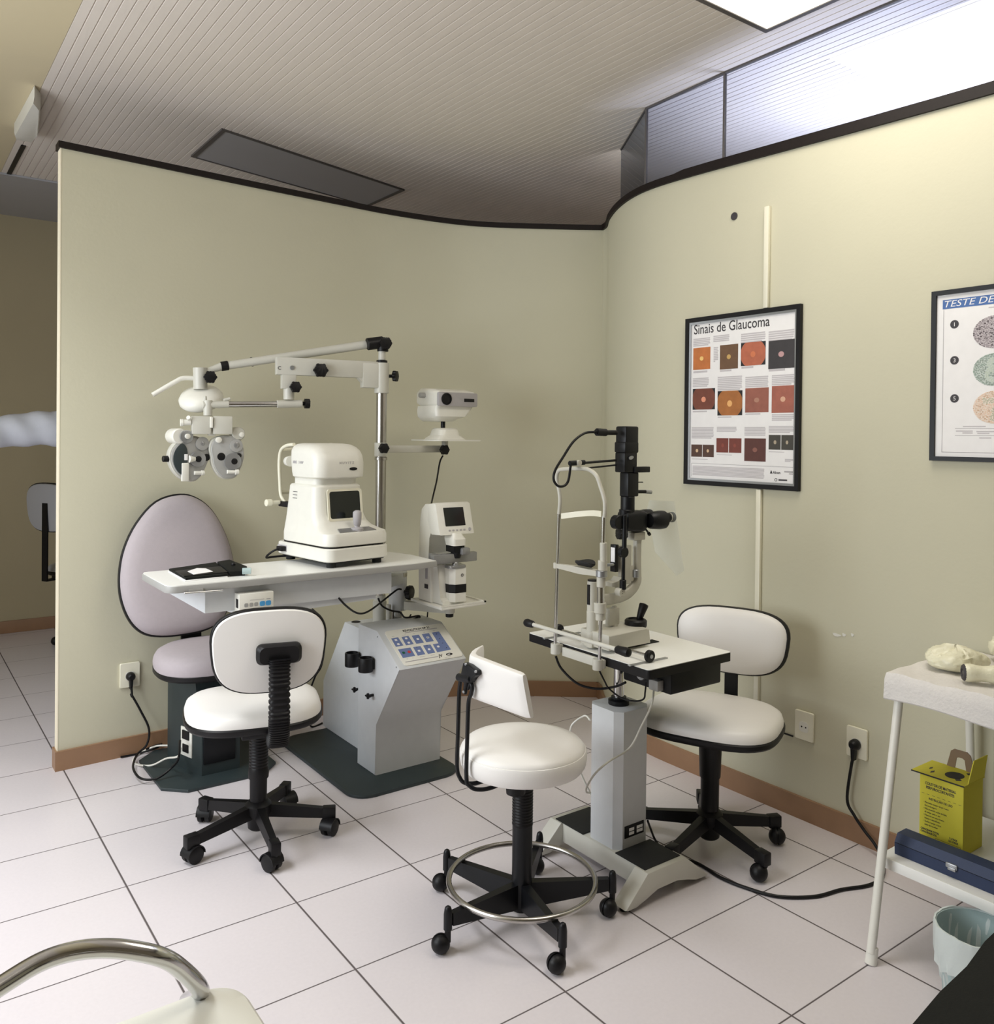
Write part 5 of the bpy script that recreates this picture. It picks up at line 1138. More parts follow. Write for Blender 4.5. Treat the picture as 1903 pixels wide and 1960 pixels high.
for i, (a, c, c1, c2, kind) in enumerate(PICS):
    p, q = g8(*a), g8(*c)
    kb, ks = 'print_%d' % i, 'disc_%d' % i
    g1 = sum(c1)/3; c1 = tuple(v*.84+g1*.16 for v in c1)
    K(kb, c1, .6, var=.22, scale=38); K(ks, c2, .6, var=.12, scale=60)
    k = M(); wrect(k, p.y, q.y, q.z, p.z, .006, .0066)
    F = XY_(.0067); cx, cz = (p.y+q.y)/2, (p.z+q.z)/2; w, h = abs(q.y-p.y), p.z-q.z
    mats = [kb, ks]
    el = lambda x, z, rx, rz, m, d: (setattr(k, 'mi', m), k.prism([(-x+rx*math.cos(u), z+rz*math.sin(u)) for u in [2*PI*j/20 for j in range(20)]], F, 0, d))
    if kind == 1:
        mats = ['printed_black', ks, kb]
        pts = []
        for j in range(40):
            u = 2*PI*j/40; pts.append((max(-w*.5, min(w*.5, w*.52*math.cos(u)))-cx, max(-h*.5, min(h*.5, w*.50*math.sin(u)))+cz))
        k.mi = 2; k.prism(pts, F, 0, .0003); el(cx, cz-.002, w*.10, h*.13, 1, .0006)
    elif kind == 2:
        el(cx+w*.24, cz, w*.055, h*.14, 1, .0004); el(cx-w*.24, cz, w*.05, h*.13, 1, .0004); k.mi = 2; mats.append('paper')
        wrect(k, cx+.0012, cx-.0012, q.z, p.z, .0066, .0070)
    else:
        el(cx, cz, w*.11, h*.10, 1, .0004)
    k.obj('eye_photograph', mats, sh_)
p, q = g8(147, 243), g8(657, 195)
k = M(); k.text('Sinais de Glaucoma', .060, XY_(.0062) @ T(-p.y, (p.z+q.z)/2+.002, 0), .0003, sx=abs(q.y-p.y)/.532, bold=.0004); k.obj('title_lettering', 'printed_dark', sh_)
k = M()
def textblock(X0, Y0, X1, Y1, n, m=None):
    k = M(); a, c = g8(X0, Y0), g8(X1, Y1)
    for i in range(n):
        z = a.z+(c.z-a.z)*(i+.5)/n; hgt = abs(a.z-c.z)/n*.36
        wrect(k, a.y, c.y+(rnd.random()*.02 if i == n-1 else rnd.random()*.004), z-hgt, z+hgt, .0058, .0063)
    k.obj('caption_text', 'caption_grey', sh_)
for b4 in ((145, 270, 243, 308, 5), (262, 252, 355, 282, 4), (424, 240, 566, 285, 5), (585, 226, 735, 275, 5), (264, 318, 290, 405, 9), (145, 458, 230, 468, 1), (300, 452, 380, 460, 1), (426, 432, 510, 442, 1), (586, 446, 690, 458, 1),
           (142, 500, 235, 550, 6), (287, 492, 430, 568, 8), (449, 492, 584, 550, 6), (604, 482, 735, 538, 6), (142, 690, 240, 700, 1), (287, 724, 380, 732, 1), (604, 710, 735, 750, 4), (449, 706, 550, 714, 1),
           (135, 786, 264, 855, 8), (282, 784, 400, 815, 4), (444, 785, 567, 838, 6), (586, 778, 731, 822, 5), (135, 970, 230, 978, 1), (282, 945, 380, 953, 1), (586, 928, 690, 936, 1), (680, 972, 735, 992, 3), (140, 1010, 560, 1090, 8)):
    textblock(*b4)
k = M(); a, c = g8(133, 997), g8(738, 1022); wrect(k, a.y, c.y, (a.z+c.z)/2-.0008, (a.z+c.z)/2+.0008, .0058, .0064); wrect(k, a.y, a.y-.0014, GZ0+.035, (a.z+c.z)/2, .0058, .0064); k.obj('ruled_line', 'printed_grey', sh_)
k = M(); a = g8(592, 1052); F = XY_(.0062)
k.prism([(-a.y+x, a.z+y) for x, y in ((0, -.004), (.012, -.004), (.010, .004), (.006, .010), (.003, .003))], F, 0, .0004); k.text('Alcon', .015, F @ T(-a.y+.014, a.z-.004, 0), .0002, bold=.0004)
a = g8(620, 1094); k.torus((0, 0, 0), .0055, .0012, F @ T(-a.y+.006, a.z, 0), 20, 5); wrect(k, a.y-.018, a.y-.058, a.z-.003, a.z+.003, .0058, .0064)
k.obj('logo_lettering', 'printed_dark', sh_)
k = M(); a = g8(676, 1050); wrect(k, a.y, a.y-.045, a.z-.001, a.z+.005, .0058, .0064); wrect(k, a.y-.022, a.y-.045, a.z-.008, a.z-.004, .0058, .0064); k.obj('pale_logo', 'printed_grey', sh_)

# colour test poster
CY0, CY1, CZ0, CZ1 = -2.289, -2.86, 1.408, 1.982
t = thing('framed_poster', 'black-framed colour vision test chart with dotted discs cut off by the right edge', 'poster', (WX, (CY0+CY1)/2, CZ0), group='framed posters on the right wall')
wframe(t, CY0, CY1, CZ0, CZ1, .015, .016, 'black_plastic')
k = M(); wrect(k, CY0-.013, CY1+.013, CZ0+.013, CZ1-.013, .001, .006); sh_ = k.obj('sheet', 'paper', t)
c7_ = lambda X, Y, d=.0065: w_(1780+X/5.602, 540+Y/5.6, d)
a, c = c7_(140, 195), c7_(152, 292)
k = M(); wrect(k, a.y, CY1+.045, c.z, a.z, .0058, .0064); k.obj('header_band', 'blue_header', sh_)
p, q = c7_(165, 285), c7_(690, 245)
k = M(); k.text('TESTE DE', .031, XY_(.0064) @ T(-p.y-.008, c.z+.006, 0), .0003, shear=.25, sx=abs(q.y-p.y)/.2008*1.6); k.obj('header_lettering', 'paper', sh_)
k = M(); a, c = c7_(148, 300), c7_(165, 1818)
wrect(k, a.y, a.y-.002, c.z, a.z, .0058, .0063); wrect(k, a.y, CY1+.045, c.z-.002, c.z, .0058, .0063)
for Y in (1568, 1642): q = c7_(270, Y); wrect(k, q.y, CY1+.06, q.z-.001, q.z+.0005, .0058, .0063)
k.obj('ruled_line', 'printed_grey', sh_)
for X0, X1, Y in ((355, 600, 1545), (280, 460, 1595), (500, 690, 1600), (530, 660, 1668), (630, 690, 272), (510, 640, 1620), (350, 460, 1615)):
    a, c = c7_(X0, Y), c7_(X1, Y); k = M(); wrect(k, a.y, c.y, a.z-.0025, a.z+.0015, .0058, .0062); k.obj('caption_text', 'caption_grey', sh_)
NUMS = ['1', '3', '5']
for i, (X, Y, kd, ks, kl, num) in enumerate(((520, 530, 'dot_grey', 'dot_dark', 'dot_grey', None), (530, 935, 'dot_green', 'dot_olive', 'dot_pale', '8'), (545, 1340, 'dot_peach', 'dot_tan', 'dot_sage', '7'))):
    q = c7_(700, Y); R = .054; k = M(); F = XY_(.0064); pts = []
    tries = 0
    while len(pts) < 420 and tries < 12000:
        tries += 1
        u, v_ = rnd.uniform(-.07, .07), rnd.uniform(-R, R); r = rnd.choice((.0018, .0024, .003))
        if (u/1.28)**2+v_*v_ > (R-r)**2: continue
        if all((u-a)**2+(v_-b_)**2 > (r+c_+.0004)**2 for a, b_, c_ in pts): pts.append((u, v_, r))
    K('plate_%d' % i, ((196, 188, 190), (196, 204, 198), (232, 218, 206))[i], .7)
    kk = M(); kk.prism([(-q.y+.0685*math.cos(j*PI/20), q.z+.0535*math.sin(j*PI/20)) for j in range(40)], XY_(.0061), 0, .0002); kk.obj('plate_ground', 'plate_%d' % i, sh_)
    for u, v_, r in pts:
        ins = False
        if num == '8': ins = (abs(math.hypot(u+.002, v_-.018)-.015) < .008) or (abs(math.hypot(u+.008, v_+.016)-.017) < .008)
        if num == '7': ins = (abs(v_-.022) < .009 and abs(u) < .035) or (abs(u-.004-v_*.3) < .010 and v_ < .022 and v_ > -.045)
        k.mi = 2 if ins else (0 if rnd.random() < .62 else 1)
        k.prism([(-q.y+u+1.25*r*math.cos(j*PI/4), q.z+v_+r*math.sin(j*PI/4)) for j in range(8)], F, 0, .0004)
    o = k.obj('dot_plate', [kd, ks, kl], sh_)
    n_ = c7_(265, (452, 838, 1247)[i]); kk = M(); kk.prism([(-n_.y+.0142*math.cos(j*PI/12), n_.z+.0142*math.sin(j*PI/12)) for j in range(24)], XY_(.0061), 0, .0004); nb = kk.obj('number_disc', 'printed_dark', sh_)
    kk = M(); kk.text(NUMS[i], .019, XY_(.0066) @ T(-n_.y, n_.z-.0065, 0), .0002, ax='CENTER'); kk.obj('number', 'paper', nb)

# raceway, wall plug, outlets
t = thing('cable_raceway', 'narrow white cable raceway running up the right wall behind the large eye poster', 'cable raceway', (WX, -1.6, .1))
k = M(); wrect(k, -1.604, -1.626, 2.005, 2.415, .0005, .0155, .002); k.obj('upper_channel', 'cream_plastic', t)
k = M(); wrect(k, -1.582, -1.604, .34, 1.270, .0005, .0155, .002); k.obj('lower_channel', 'cream_plastic', t)
k = M(); a = w_(1406, 414); k.lathe([(.0165, .0005), (.0165, .003), (.011, .004), (.004, .002)], frame((WX, a.y, a.z), (-1, 0, 0)), 18); tag(k.obj('wall_anchor', 'printed_dark'), 'small round dark anchor in the upper right wall left of the raceway', 'wall anchor')

def outlet(label, y, z, w, h, plug, F, xw):
    t = thing('wall_outlet', label, 'wall outlet', tuple(F @ V((0, -h/2, 0))), group='wall outlets')
    k = M(); k.cushion(rrect(-w/2, w/2, -h/2, h/2, .006), [(.985, .0005), (1, .002), (1, .007), (.97, .010)], F); pl_ = k.obj('cover_plate', 'cream_plastic', t)
    k = M(); k.cushion(rrect(-.020, .020, -.020, .020, .012), [(1, .0095), (1, .0112)], F @ T(0, -.004, 0)); k.obj('insert', 'white_plastic', pl_)
    k = M()
    for u in (-.009, .009): k.prism([(u+.0032*math.cos(j*PI/6), -.004+.0032*math.sin(j*PI/6)) for j in range(12)], F, .011, .0118)
    k.obj('socket_hole', 'printed_black', pl_)
    if plug:
        k = M(); k.lathe([(.018, .012), (.020, .015), (.019, .032), (.014, .040), (.010, .044)], F @ T(0, -.004, 0), 20); k.loft([[F @ V((x*s, -.004+y, z)) for x, z in rrect(-.009, .009, .016, .040, .005)] for y, s in ((-.008, 1), (-.035, .8), (-.055, .6))]); k.obj('plug', 'black_plastic', t)
    return t
FR = lambda y, z: Matrix(((0, 0, -1, WX), (-1, 0, 0, y), (0, 1, 0, z), (0, 0, 0, 1)))
outlet('blank two-hole wall outlet on the right wall beside the far office chair', -1.815, .365, .082, .112, False, FR(-1.815, .365), WX)
outlet('right wall outlet with a black plug and cord near the white trolley', -2.035, .365, .082, .112, True, FR(-2.035, .365), WX)
outlet('left wall outlet with a black plug beside the examination chair', .27, .368, .085, .112, True, Matrix(((1, 0, 0, .272), (0, 0, -1, .3725), (0, 1, 0, .368), (0, 0, 0, 1))), 0)
cable('power_cord', 'black power cord from the right outlet trailing across the floor to the slit lamp table', [V((WX-.03, -2.035, .315)), V((WX-.035, -2.03, .28)), w_(1622, 1530, .03), w_(1635, 1560, .03), w_(1655, 1590, .03), w_(1672, 1612, .04), V((2.18, -2.17, .012)), P(1691, 1640, z=.006), P(1690, 1676, z=.006), P(1664, 1694, z=.006), P(1610, 1703, z=.006), P(1560, 1716, z=.006), P(1490, 1716, z=.006), P(1430, 1700, z=.006), P(1380, 1680, z=.006), V((1.62, -1.79, .006)), V((1.52, -1.72, .006))], .0055, cat='cord')
cable('power_cord', 'black power cord from the left outlet looping over the floor to the examination chair socket', [V((.270, .328, .318)), V((.272, .322, .28)), P(252, 1330, y=.33), P(270, 1362, y=.33), P(285, 1395, y=.32), P(281, 1425, y=.30), P(262, 1445, z=.024), P(255, 1470, z=.034), P(270, 1490, z=.026), P(300, 1490, z=.024), P(330, 1468, z=.06), P(342, 1450, z=.125), V((.392, -.005, .152))], .0050, cat='cord')
cable('power_cord', 'white cord lying on the floor beside the examination chair base', [P(325, 1427, z=.036), P(300, 1428, z=.034), P(275, 1438, z=.007), P(256, 1452, z=.006), P(262, 1463, z=.006), P(290, 1465, z=.020), P(318, 1452, z=.07), P(340, 1448, z=.120), V((.402, .018, .11))], .0042, 'white_plastic', cat='cord')
cable('power_cord', 'short black cord lying along the left skirting board', [P(231, 1449, z=.007), P(262, 1443, z=.006), P(298, 1432, z=.020), P(309, 1424, z=.022), P(298, 1427, z=.022), P(280, 1434, z=.021)], .0045, cat='cord')
cable('power_cord', 'thin black cord standing behind the slit lamp table column', [P(1240, 1571, z=.12), P(1247, 1590, z=.06), P(1254, 1607, z=.02), V((1.575, -1.70, .006)), V((1.53, -1.68, .006)), V((1.50, -1.64, .006))], .004, cat='cord')
cable('power_cord', 'thin white cord arching down from the slit lamp table column toward the floor', [V((1.309, -1.60, .505)), P(1120, 1370, y=-1.56), P(1100, 1382, y=-1.54), P(1092, 1397, y=-1.53), P(1094, 1430, y=-1.53), P(1112, 1480, y=-1.53), P(1136, 1530, y=-1.54), P(1150, 1560, y=-1.555), V((1.37, -1.560, .13))], .0032, 'white_plastic', cat='cord')
cable('cable', 'short black cable entering the left side of the blank two-hole outlet', [w_(1494, 1401, .012), w_(1506, 1405, .006), w_(1518, 1409, .004)], .0035)
t = thing('wall_chip', 'small patch of chipped paint on the right wall above the outlets', 'paint chip', (WX, -1.93, .66))
k = M()
for X, w in ((1602, .018), (1616, .008), (1632, .006)): a = w_(X, 1215, 0); k.prism([(-a.y+w*math.cos(j*PI/5)*(1+.3*math.sin(j*2.1)), a.z+.0055*math.sin(j*PI/5)*(1+.3*math.cos(j*1.7))) for j in range(10)], XY_(0), .0003, .0009)
k.obj('chip', 'white_plastic', t)
# ------------------------------------------------------------------ trolley on the right
CX0, CX1, CYL, CYR, CTZ, SHZ = 1.742, 2.205, -2.428, -3.10, .785, .272
t = thing('side_trolley', 'white tubular trolley with a towel-covered top at the right edge of the photo', 'trolley', (1.97, -2.76, 0))
k = M(); k.box(CX0, CX1, CYR, CYL, CTZ-.035, CTZ-.004, .004); k.obj('top', 'white_laminate', t)
for (xt, xb) in ((CX0+.022, 1.598), (CX1-.022, 2.20)):
    for (yt, yb) in ((CYL-.020, -2.462), (CYR+.02, -3.12)):
        k = M(); k.cyl((xb, yb, .03), (xt, yt, CTZ-.02), .0125, n=16); lo_ = k.obj('leg', 'white_plastic', t)
        k = M(); k.cyl((xb-.001, yb, 0), (xb+.010, yb, .045), .0165, .0150, 16); k.obj('foot_cap', 'white_plastic', lo_)
k = M(); k.box(1.685, 2.195, -3.08, -2.432, SHZ-.030, SHZ-.022); k.box(1.683, 1.689, -3.08, -2.432, SHZ-.030, SHZ, .001); k.box(1.689, 2.195, -3.08, -2.432, SHZ-.006, SHZ); k.obj('shelf', 'white_laminate', t)
# towel
tw = M(); NX, NY = 30, 40; G = []
for i in range(NX+1):
    row = []
    for j in range(NY+1):
        u, v_ = i/NX, j/NY
        s = u*.60-.075; y = CYL+.012-v_*.72
        x = CX0-.006+max(0, s); z = CTZ+.0065
        if s < 0: z = CTZ+.004+s*.95+.012*math.sin(v_*9)*(-s/.075)*.6; x = CX0-.010-.012*(-s/.075)*(.5+.5*math.sin(v_*7))
        else: z += .003*math.sin(u*17)*math.sin(v_*23)+.0015*math.sin(v_*60+u*31)
        row.append(V((min(x, CX1+.01), y, z)))
    G.append(row)
th = .004
tw.loft([[p for p in row]+[p-V((-.0035, 0, th)) for p in row[::-1]] for row in G])
tag(tw.obj('towel', 'towel'), 'white textured towel spread over the trolley top and hanging over its front edge', 'towel')
# wrapped bundles on the towel
def lump(name, label, cat, ctr, a, b_, h, rz, seed, m='milky_plastic'):
    r_ = random.Random(seed); k = M(); rings = []; n = 36; ph = [r_.uniform(0, 6) for _ in range(4)]
    n = 64
    from mathutils import noise
    for i in range(21):
        f = i/20; z = h*f; sc = (math.sin(PI*min(1, .16+f*.84)))**.55 if f < 1 else .05
        ring = []
        for j in range(n):
            w = 2*PI*j/n; q = 1+.10*math.sin(3*w+ph[0])+.06*math.sin(5*w+ph[1]+f*3)
            d = V((math.cos(w)*2.0*sc, math.sin(w)*2.4*sc, f*1.6+seed)); cr = .16*(.5-abs(noise.noise(d*1.7)))+.07*(.3-abs(noise.noise(d*4.1)))
            q *= 1+cr; up_ = 1+.12*math.sin(2*w+ph[3])+1.3*cr*(f > .2)
            ring.append(T(*ctr) @ RZ(rz) @ V((a*sc*q*math.cos(w), b_*sc*q*math.sin(w), max(0, z*up_))))
        rings.append(ring)
    return k.loft(rings)
TZ_ = CTZ+.0125
p1 = P(1812, 1276, z=TZ_+.01)
t = thing('plastic_bag', 'crumpled clear plastic bag with a grey-ended tube beside it on the trolley towel', 'plastic bag', (p1.x, p1.y, TZ_))
lump('', '', '', (p1.x+.045, p1.y-.005, TZ_), .085, .062, .060, -.7, 3).obj('bag', 'milky_plastic', t)
a = P(1845, 1287, z=TZ_+.024); dr = V((.62, -.78, 0))
k = M(); k.tube([a, a+dr*.05, a+dr*.12, a+dr*.2], lambda u: .0225+.005*u+.0025*math.sin(u*14), 18, sm=6); tb = k.obj('tube', 'milky_plastic', t)
k = M(); k.lathe([(.0228, -.014), (.0232, 0), (.020, .004), (.012, .0045), (.010, -.004)], frame(a, -dr), 22); k.obj('tube_end', 'printed_dark', tb)
p2 = P(1885, 1250, z=TZ_+.02)
t = thing('plastic_bag', 'pale folded plastic bag at the back of the trolley by the right photo edge', 'plastic bag', (p2.x+.05, p2.y-.05, TZ_))
lump('', '', '', (p2.x+.075, p2.y-.065, TZ_), .09, .06, .085, -.3, 9).obj('bag', 'milky_plastic', t)

# sharps box on the shelf
B0 = P(1843, 1643, z=SHZ); 
BX0, BX1, BY0, BY1, BZ0, BZ1 = B0.x, B0.x+.12, B0.y, B0.y+.128, SHZ+.001, SHZ+.207
t = thing('sharps_box', 'yellow cardboard sharps box with black print standing on the trolley shelf', 'sharps container', ((BX0+BX1)/2, (BY0+BY1)/2, BZ0))
k = M(); k.box(BX0, BX1, BY0, BY1, BZ0, BZ1, .0015); bo = k.obj('carton', 'yellow_card', t)
k = M(); k.box(BX0-.006, BX1+.001, BY0-.004, BY1+.024, BZ1, BZ1+.003); k.obj('lid', 'yellow_card', t)
k = M(); k.box(BX0-.0065, BX0-.0055, BY0-.004, BY1+.024, BZ1-.0005, BZ1+.0034); k.obj('lid_edge', 'printed_black', t)
k = M(); k.prism([((BX0+BX1)/2-.005+.030*math.cos(j*PI/14), (BY0+BY1)/2-.012+.025*math.sin(j*PI/14)) for j in range(28)], None, BZ1+.003, BZ1+.0036); k.obj('drop_hole', 'printed_black', t)
k = M()
for (x, y, w, d) in ((.03, .03, .012, .02), (.10, .03, .010, .018), (.03, .105, .014, .010), (.055, .122, .012, .008)): k.prism([(BX0+x-w, BY0+y), (BX0+x, BY0+y-d*.5), (BX0+x+w, BY0+y), (BX0+x, BY0+y+d*.5)], None, BZ1+.003, BZ1+.0034)
k.obj('lid_print', 'printed_dark', t)
k = M(); a = .10
hp = [(BY0+.02, BZ1-.01), (BY0+.035, BZ1+.052), (BY0+.045, BZ1+.06), (BY1-.045, BZ1+.06), (BY1-.035, BZ1+.052), (BY1-.02, BZ1-.01), (BY1-.045, BZ1-.01), (BY1-.052, BZ1+.034), (BY1-.058, BZ1+.038), (BY0+.058, BZ1+.038), (BY0+.052, BZ1+.034), (BY0+.045, BZ1-.01)]
k.prism(hp, YZ(BX1-.004), 0, .003); k.obj('handle', 'kraft_card', t)
fl_ = M(); fl_.loft([[V((BX0+.02, BY0-.003, BZ1)), V((BX1, BY0-.003, BZ1)), V((BX1, BY0-.0005, BZ1)), V((BX0+.02, BY0-.0005, BZ1))], [V((BX0+.035, BY0-.012, BZ1+.07)), V((BX1, BY0-.012, BZ1+.07)), V((BX1, BY0-.0095, BZ1+.07)), V((BX0+.035, BY0-.0095, BZ1+.07))]]); fl_.obj('side_flap', 'yellow_card', t)
FX = Matrix(((0, 0, -1, BX0-.0004), (-1, 0, 0, BY1), (0, 1, 0, BZ0), (0, 0, 0, 1))) @ Matrix.Diagonal((.81, .80, 1, 1))
k = M()
def tl(s, size, x, z, sx=.8, bold=0): k.text(s, size, FX @ T(x, z, 0), .0002, sx=sx, bold=bold)
tl('COLETOR DE MATERIAL', .0142, .020, .222, .72, .0003); tl('PERFUROCORTANTES', .0142, .024, .207, .72, .0003)
for i in range(8): k.box(-.0, .010, 0, .0009, 0, .0003, 0, FX @ T(.008+i*.019, .186, 0))
tl('INSTRUÇÃO DE USO', .0115, .034, .168, .8, .0002)
for i, s in enumerate(('• Mantenha sempre de pé e seco', '  Em local seguro', '• Não preencha acima da linha', '  da tampa após o uso', '• Descarte em saco branco', '  leitoso e identificado', '• Feche a tampa e lacre', '  antes de recolher')): tl(s, .0088, .016, .152-i*.0118, .78)
tl('CAPACIDADE TOTAL', .0095, .006, .050, .74, .0003); tl('CAPACIDADE ÚTIL', .0095, .006, .040, .74, .0003); tl('7 LITROS', .0095, .110, .050, .74, .0003); tl('5,3 LITROS', .0095, .108, .040, .74, .0003)
for i in range(17): k.box(0, rnd.choice((.0006, .0012, .0018)), 0, .022, 0, .0003, 0, FX @ T(.070+i*.0042, .006, 0))
for a, c in (((.060, .003), (.150, .0038)), ((.060, .0325), (.150, .0333)), ((.060, .003), (.0608, .0333)), ((.1492, .003), (.150, .0333))): k.box(0, c[0]-a[0], 0, c[1]-a[1], 0, .0003, 0, FX @ T(a[0], a[1], 0))
k.torus((0, 0, 0), .008, .0008, FX @ T(.03, .020, 0), 20, 5)
k.obj('printed_text', 'printed_dark', bo)
# blue case on the shelf
a, c = P(1712, 1632, z=SHZ), P(1895, 1716, z=SHZ)
t = thing('instrument_case', 'long narrow navy blue case with a metal clasp along the front of the trolley shelf', 'case', (1.745, -2.6, SHZ))
yA, yB = a.y, a.y-.46; xA = a.x-.003
k = M(); k.loft([[V((x, y, z)) for x, z in ((xA-.002, SHZ+.0005), (xA-.004, SHZ+.035), (xA+.012, SHZ+.058), (xA+.060, SHZ+.058), (xA+.066, SHZ+.052), (xA+.066, SHZ+.0005))] for y in (yA-.004, yB)]); k.obj('body', 'navy_case', t)
k = M(); k.loft([[V((x, y, z)) for x, z in ((xA-.0048, SHZ+.0345), (xA-.0048, SHZ+.0355), (xA-.003, SHZ+.0355), (xA-.003, SHZ+.0345))] for y in (yA-.006, yB)]); k.obj('seam', 'black_leather', t)
q = P(1822, 1664, x=xA-.005); k = M(); k.box(xA-.009, xA-.003, q.y-.016, q.y+.016, SHZ+.026, SHZ+.040, .003); k.box(xA-.012, xA-.006, q.y-.013, q.y+.009, SHZ+.022, SHZ+.031, .002); k.obj('clasp', 'steel', t)

# waste bin
bc = P(1870, 1776, z=.215)
t = thing('waste_bin', 'translucent bluish waste bin with a plastic liner on the floor under the trolley', 'waste bin', (bc.x, bc.y, 0))
k = M(); k.lathe([(r*.9, z*.92) for r, z in [(.078, 0), (.082, .004), (.104, .222), (.108, .228), (.108, .232), (.103, .232), (.079, .006), (.005, .005)]], T(bc.x, bc.y, 0), 40); k.obj('bucket', 'bin_plastic', t)
k = M(); r_ = random.Random(5); rings = []; n = 48
for rr, z, am in ((.106, .120, .004), (.1085, .150, .003), (.110, .180, .0025), (.1115, .225, .0015), (.111, .236, .001), (.106, .236, .001), (.101, .20, .003), (.094, .13, .006), (.086, .06, .008), (.05, .03, .01)):
    rr *= .9; z *= .92
    rings.append([V((bc.x+(rr+am*math.sin(j*1.3*3+z*40)+am*.7*math.sin(j*.7*5))*math.cos(2*PI*j/n), bc.y+(rr+am*math.sin(j*1.3*3+z*40))*math.sin(2*PI*j/n), z+am*1.5*math.sin(j*.9))) for j in range(n)])
k.loft(rings, False, True).obj('liner', 'bin_liner', t)
t = thing('crumpled_tissue', 'crumpled pale tissue inside the waste bin', 'tissue', (bc.x+.02, bc.y-.01, .05))
lump('', '', '', (bc.x+.02, bc.y-.01, .075), .030, .028, .07, .4, 21).obj('tissue', 'tissue', t)

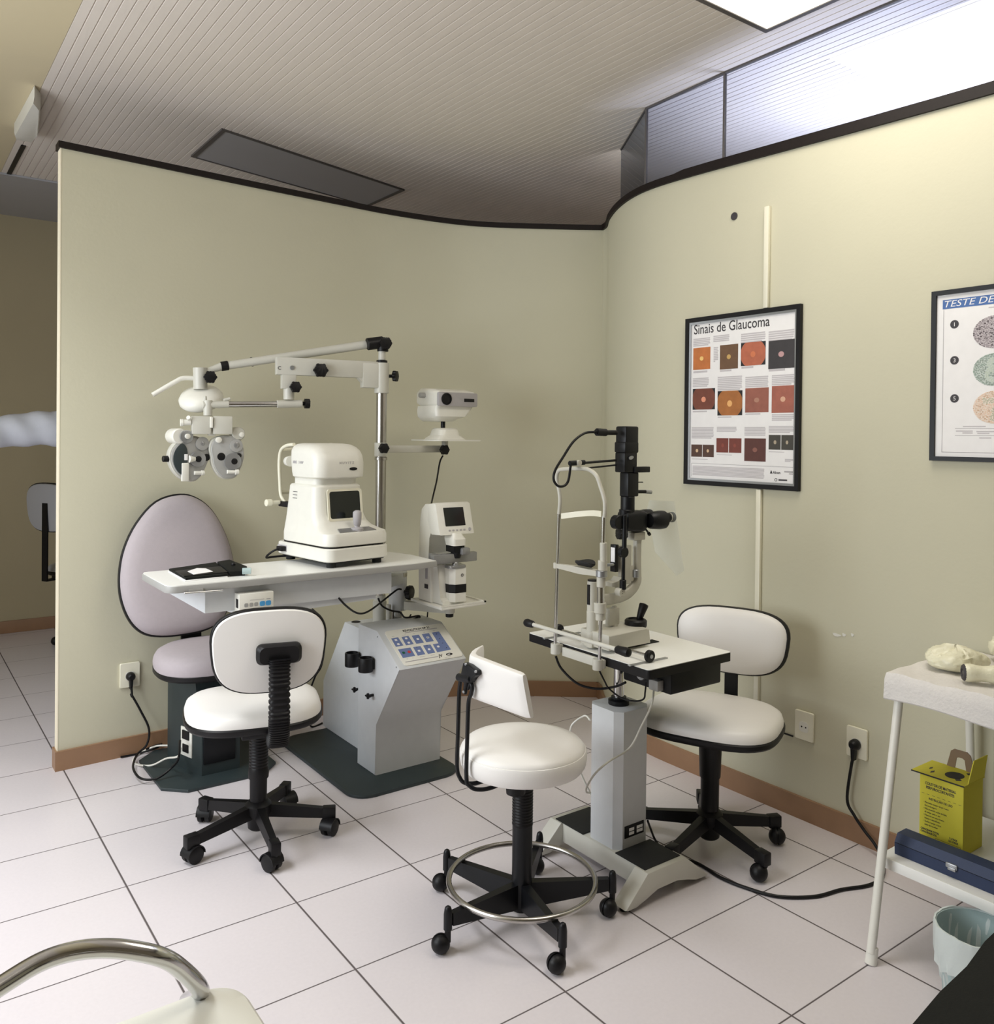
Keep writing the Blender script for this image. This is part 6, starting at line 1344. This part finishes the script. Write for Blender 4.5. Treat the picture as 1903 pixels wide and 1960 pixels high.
# ------------------------------------------------------------------ person behind the partition
def person():
    t = thing('person', 'person in a white coat standing half hidden behind the left end of the partition', 'person', (.56, 2.0, 0))
    me = bpy.data.meshes.new('body'); b = bmesh.new()
    J = {}
    def jv(n, p, r, par=None):
        v = b.verts.new(p); J[n] = (v, r)
        if par: b.edges.new((J[par][0], v))
    bx, by = .56, 2.0
    jv('pelvis', (bx, by, .95), .15); jv('waist', (bx, by, 1.10), .135, 'pelvis'); jv('chest', (bx-.01, by, 1.32), .155, 'waist'); jv('upper', (bx-.01, by, 1.46), .12, 'chest'); jv('neck', (bx-.01, by, 1.56), .055, 'upper'); jv('chin', (bx-.03, by-.01, 1.64), .07, 'neck'); jv('head', (bx-.02, by, 1.73), .085, 'chin'); jv('crown', (bx-.01, by, 1.80), .06, 'head')
    for s, nm in ((-1, 'l'), (1, 'r')):
        jv('hip'+nm, (bx+s*.09, by, .90), .105, 'pelvis'); jv('knee'+nm, (bx+s*.10, by-.02, .50), .07, 'hip'+nm); jv('ankle'+nm, (bx+s*.10, by, .10), .045, 'knee'+nm); jv('toe'+nm, (bx+s*.11, by-.14, .045), .04, 'ankle'+nm)
    # arm reaching to the left of the photo
    jv('shl', (bx-.24, by, 1.505), .105, 'upper'); jv('ell', (bx-.62, by-.02, 1.475), .085, 'shl'); jv('wrl', (bx-.86, by-.12, 1.42), .040, 'ell'); jv('pal', (bx-.95, by-.15, 1.41), .034, 'wrl')
    jv('shr', (bx+.19, by, 1.46), .08, 'upper'); jv('elr', (bx+.25, by+.02, 1.18), .055, 'shr'); jv('wrr', (bx+.24, by-.08, .95), .034, 'elr'); jv('par', (bx+.24, by-.11, .87), .032, 'wrr')
    for q, par, d in (('l', 'pal', V((-1, -.25, 0))), ('r', 'par', V((0, -.25, -1)))):
        base = J[par][0].co.copy(); d = d.normalized(); sd = d.cross(V((0, 1, 0)) if q == 'l' else V((1, 0, 0))).normalized()
        for i in range(4):
            o = sd*(.027-.018*i); L = (.075, .085, .08, .062)[i]
            jv('f%s%d' % (q, i), base+d*.035+o, .0105, par); jv('g%s%d' % (q, i), base+d*(.035+L*.5)+o+V((0, -.006, -.004)), .009, 'f%s%d' % (q, i)); jv('h%s%d' % (q, i), base+d*(.035+L)+o+V((0, -.018, -.010)), .0075, 'g%s%d' % (q, i))
        jv('t%s' % q, base+sd*.042+d*.01, .012, par); jv('u%s' % q, base+sd*.058+d*.05, .009, 't%s' % q)
    b.verts.index_update(); order = sorted(J.values(), key=lambda a: a[0].index)
    rad = [r for _, r in order]
    b.to_mesh(me); b.free()
    o = bpy.data.objects.new('body', me); COL.objects.link(o)
    md = o.modifiers.new('skin', 'SKIN')
    for i, sv in enumerate(me.skin_vertices[0].data): sv.radius = (rad[i], rad[i]); sv.use_root = (i == 0)
    s = o.modifiers.new('sub', 'SUBSURF'); s.levels = 2; s.render_levels = 2
    dg = bpy.context.evaluated_depsgraph_get(); nm = bpy.data.meshes.new_from_object(o.evaluated_get(dg))
    bpy.data.objects.remove(o)
    M0 = ROOTS[t.name].inverted()
    def inset(fn, off, name, m):
        """garment: copy of the body surface where fn(co), pushed out along its normals"""
        g = bmesh.new(); g.from_mesh(nm)
        bmesh.ops.delete(g, geom=[f for f in g.faces if not fn(f.calc_center_median())], context='FACES')
        g.normal_update()
        for v in g.verts: v.co += v.normal*(off+.006*math.sin(v.co.x*38+v.co.z*22)+.004*math.sin(v.co.z*60+v.co.x*25))
        bmesh.ops.transform(g, matrix=M0, verts=g.verts[:])
        mm = bpy.data.meshes.new(name); g.to_mesh(mm); g.free()
        for p in mm.polygons: p.use_smooth = True
        mm.materials.append(MT[m]); ob = bpy.data.objects.new(name, mm); COL.objects.link(ob); ob.parent = t
        return ob
    body = nm.copy(); body.transform(M0); body.materials.clear(); body.materials.append(MT['skin'])
    for p in body.polygons: p.use_smooth = True
    bo = bpy.data.objects.new('body', body); COL.objects.link(bo); bo.parent = t
    inset(lambda c: .62 < c.z < 1.60 and not (abs(c.x-bx) < .1 and c.z > 1.53) and (c.x > bx-.85) and not (c.x > bx+.14 and c.z < .96 and c.y < by-.05), .016, 'coat', 'coat_cloth')
    inset(lambda c: .10 < c.z < .95 and abs(c.x-bx) < .22 and c.y < by+.25, .008, 'trousers', 'trouser')
    inset(lambda c: c.z < .13, .008, 'shoes', 'black_leather')
    inset(lambda c: c.z > 1.70 and not (c.y < by-.05 and c.z < 1.785), .012, 'hair', 'hair')
    h = V((bx-.02, by-.075, 1.715)); k = M(); k.lathe([(.009, -.01), (.012, 0), (.008, .018), (.003, .028)], frame(h+V((0, -.005, -.01)), (0, -.9, -.3)), 12); k.obj('nose', 'skin', t)
    for s in (-1, 1):
        M().ball(h+V((s*.03, .004, .02)), .011).obj('eye', 'white_plastic', t); M().ball(h+V((s*.09, .075, .0)), .02, Matrix.Diagonal((.4, .8, 1.3, 1))).obj('ear', 'skin', t)
    k = M(); k.ball(h+V((0, .006, -.055)), .02, Matrix.Diagonal((1, .4, .3, 1))); k.obj('mouth', 'tissue', t)
person()
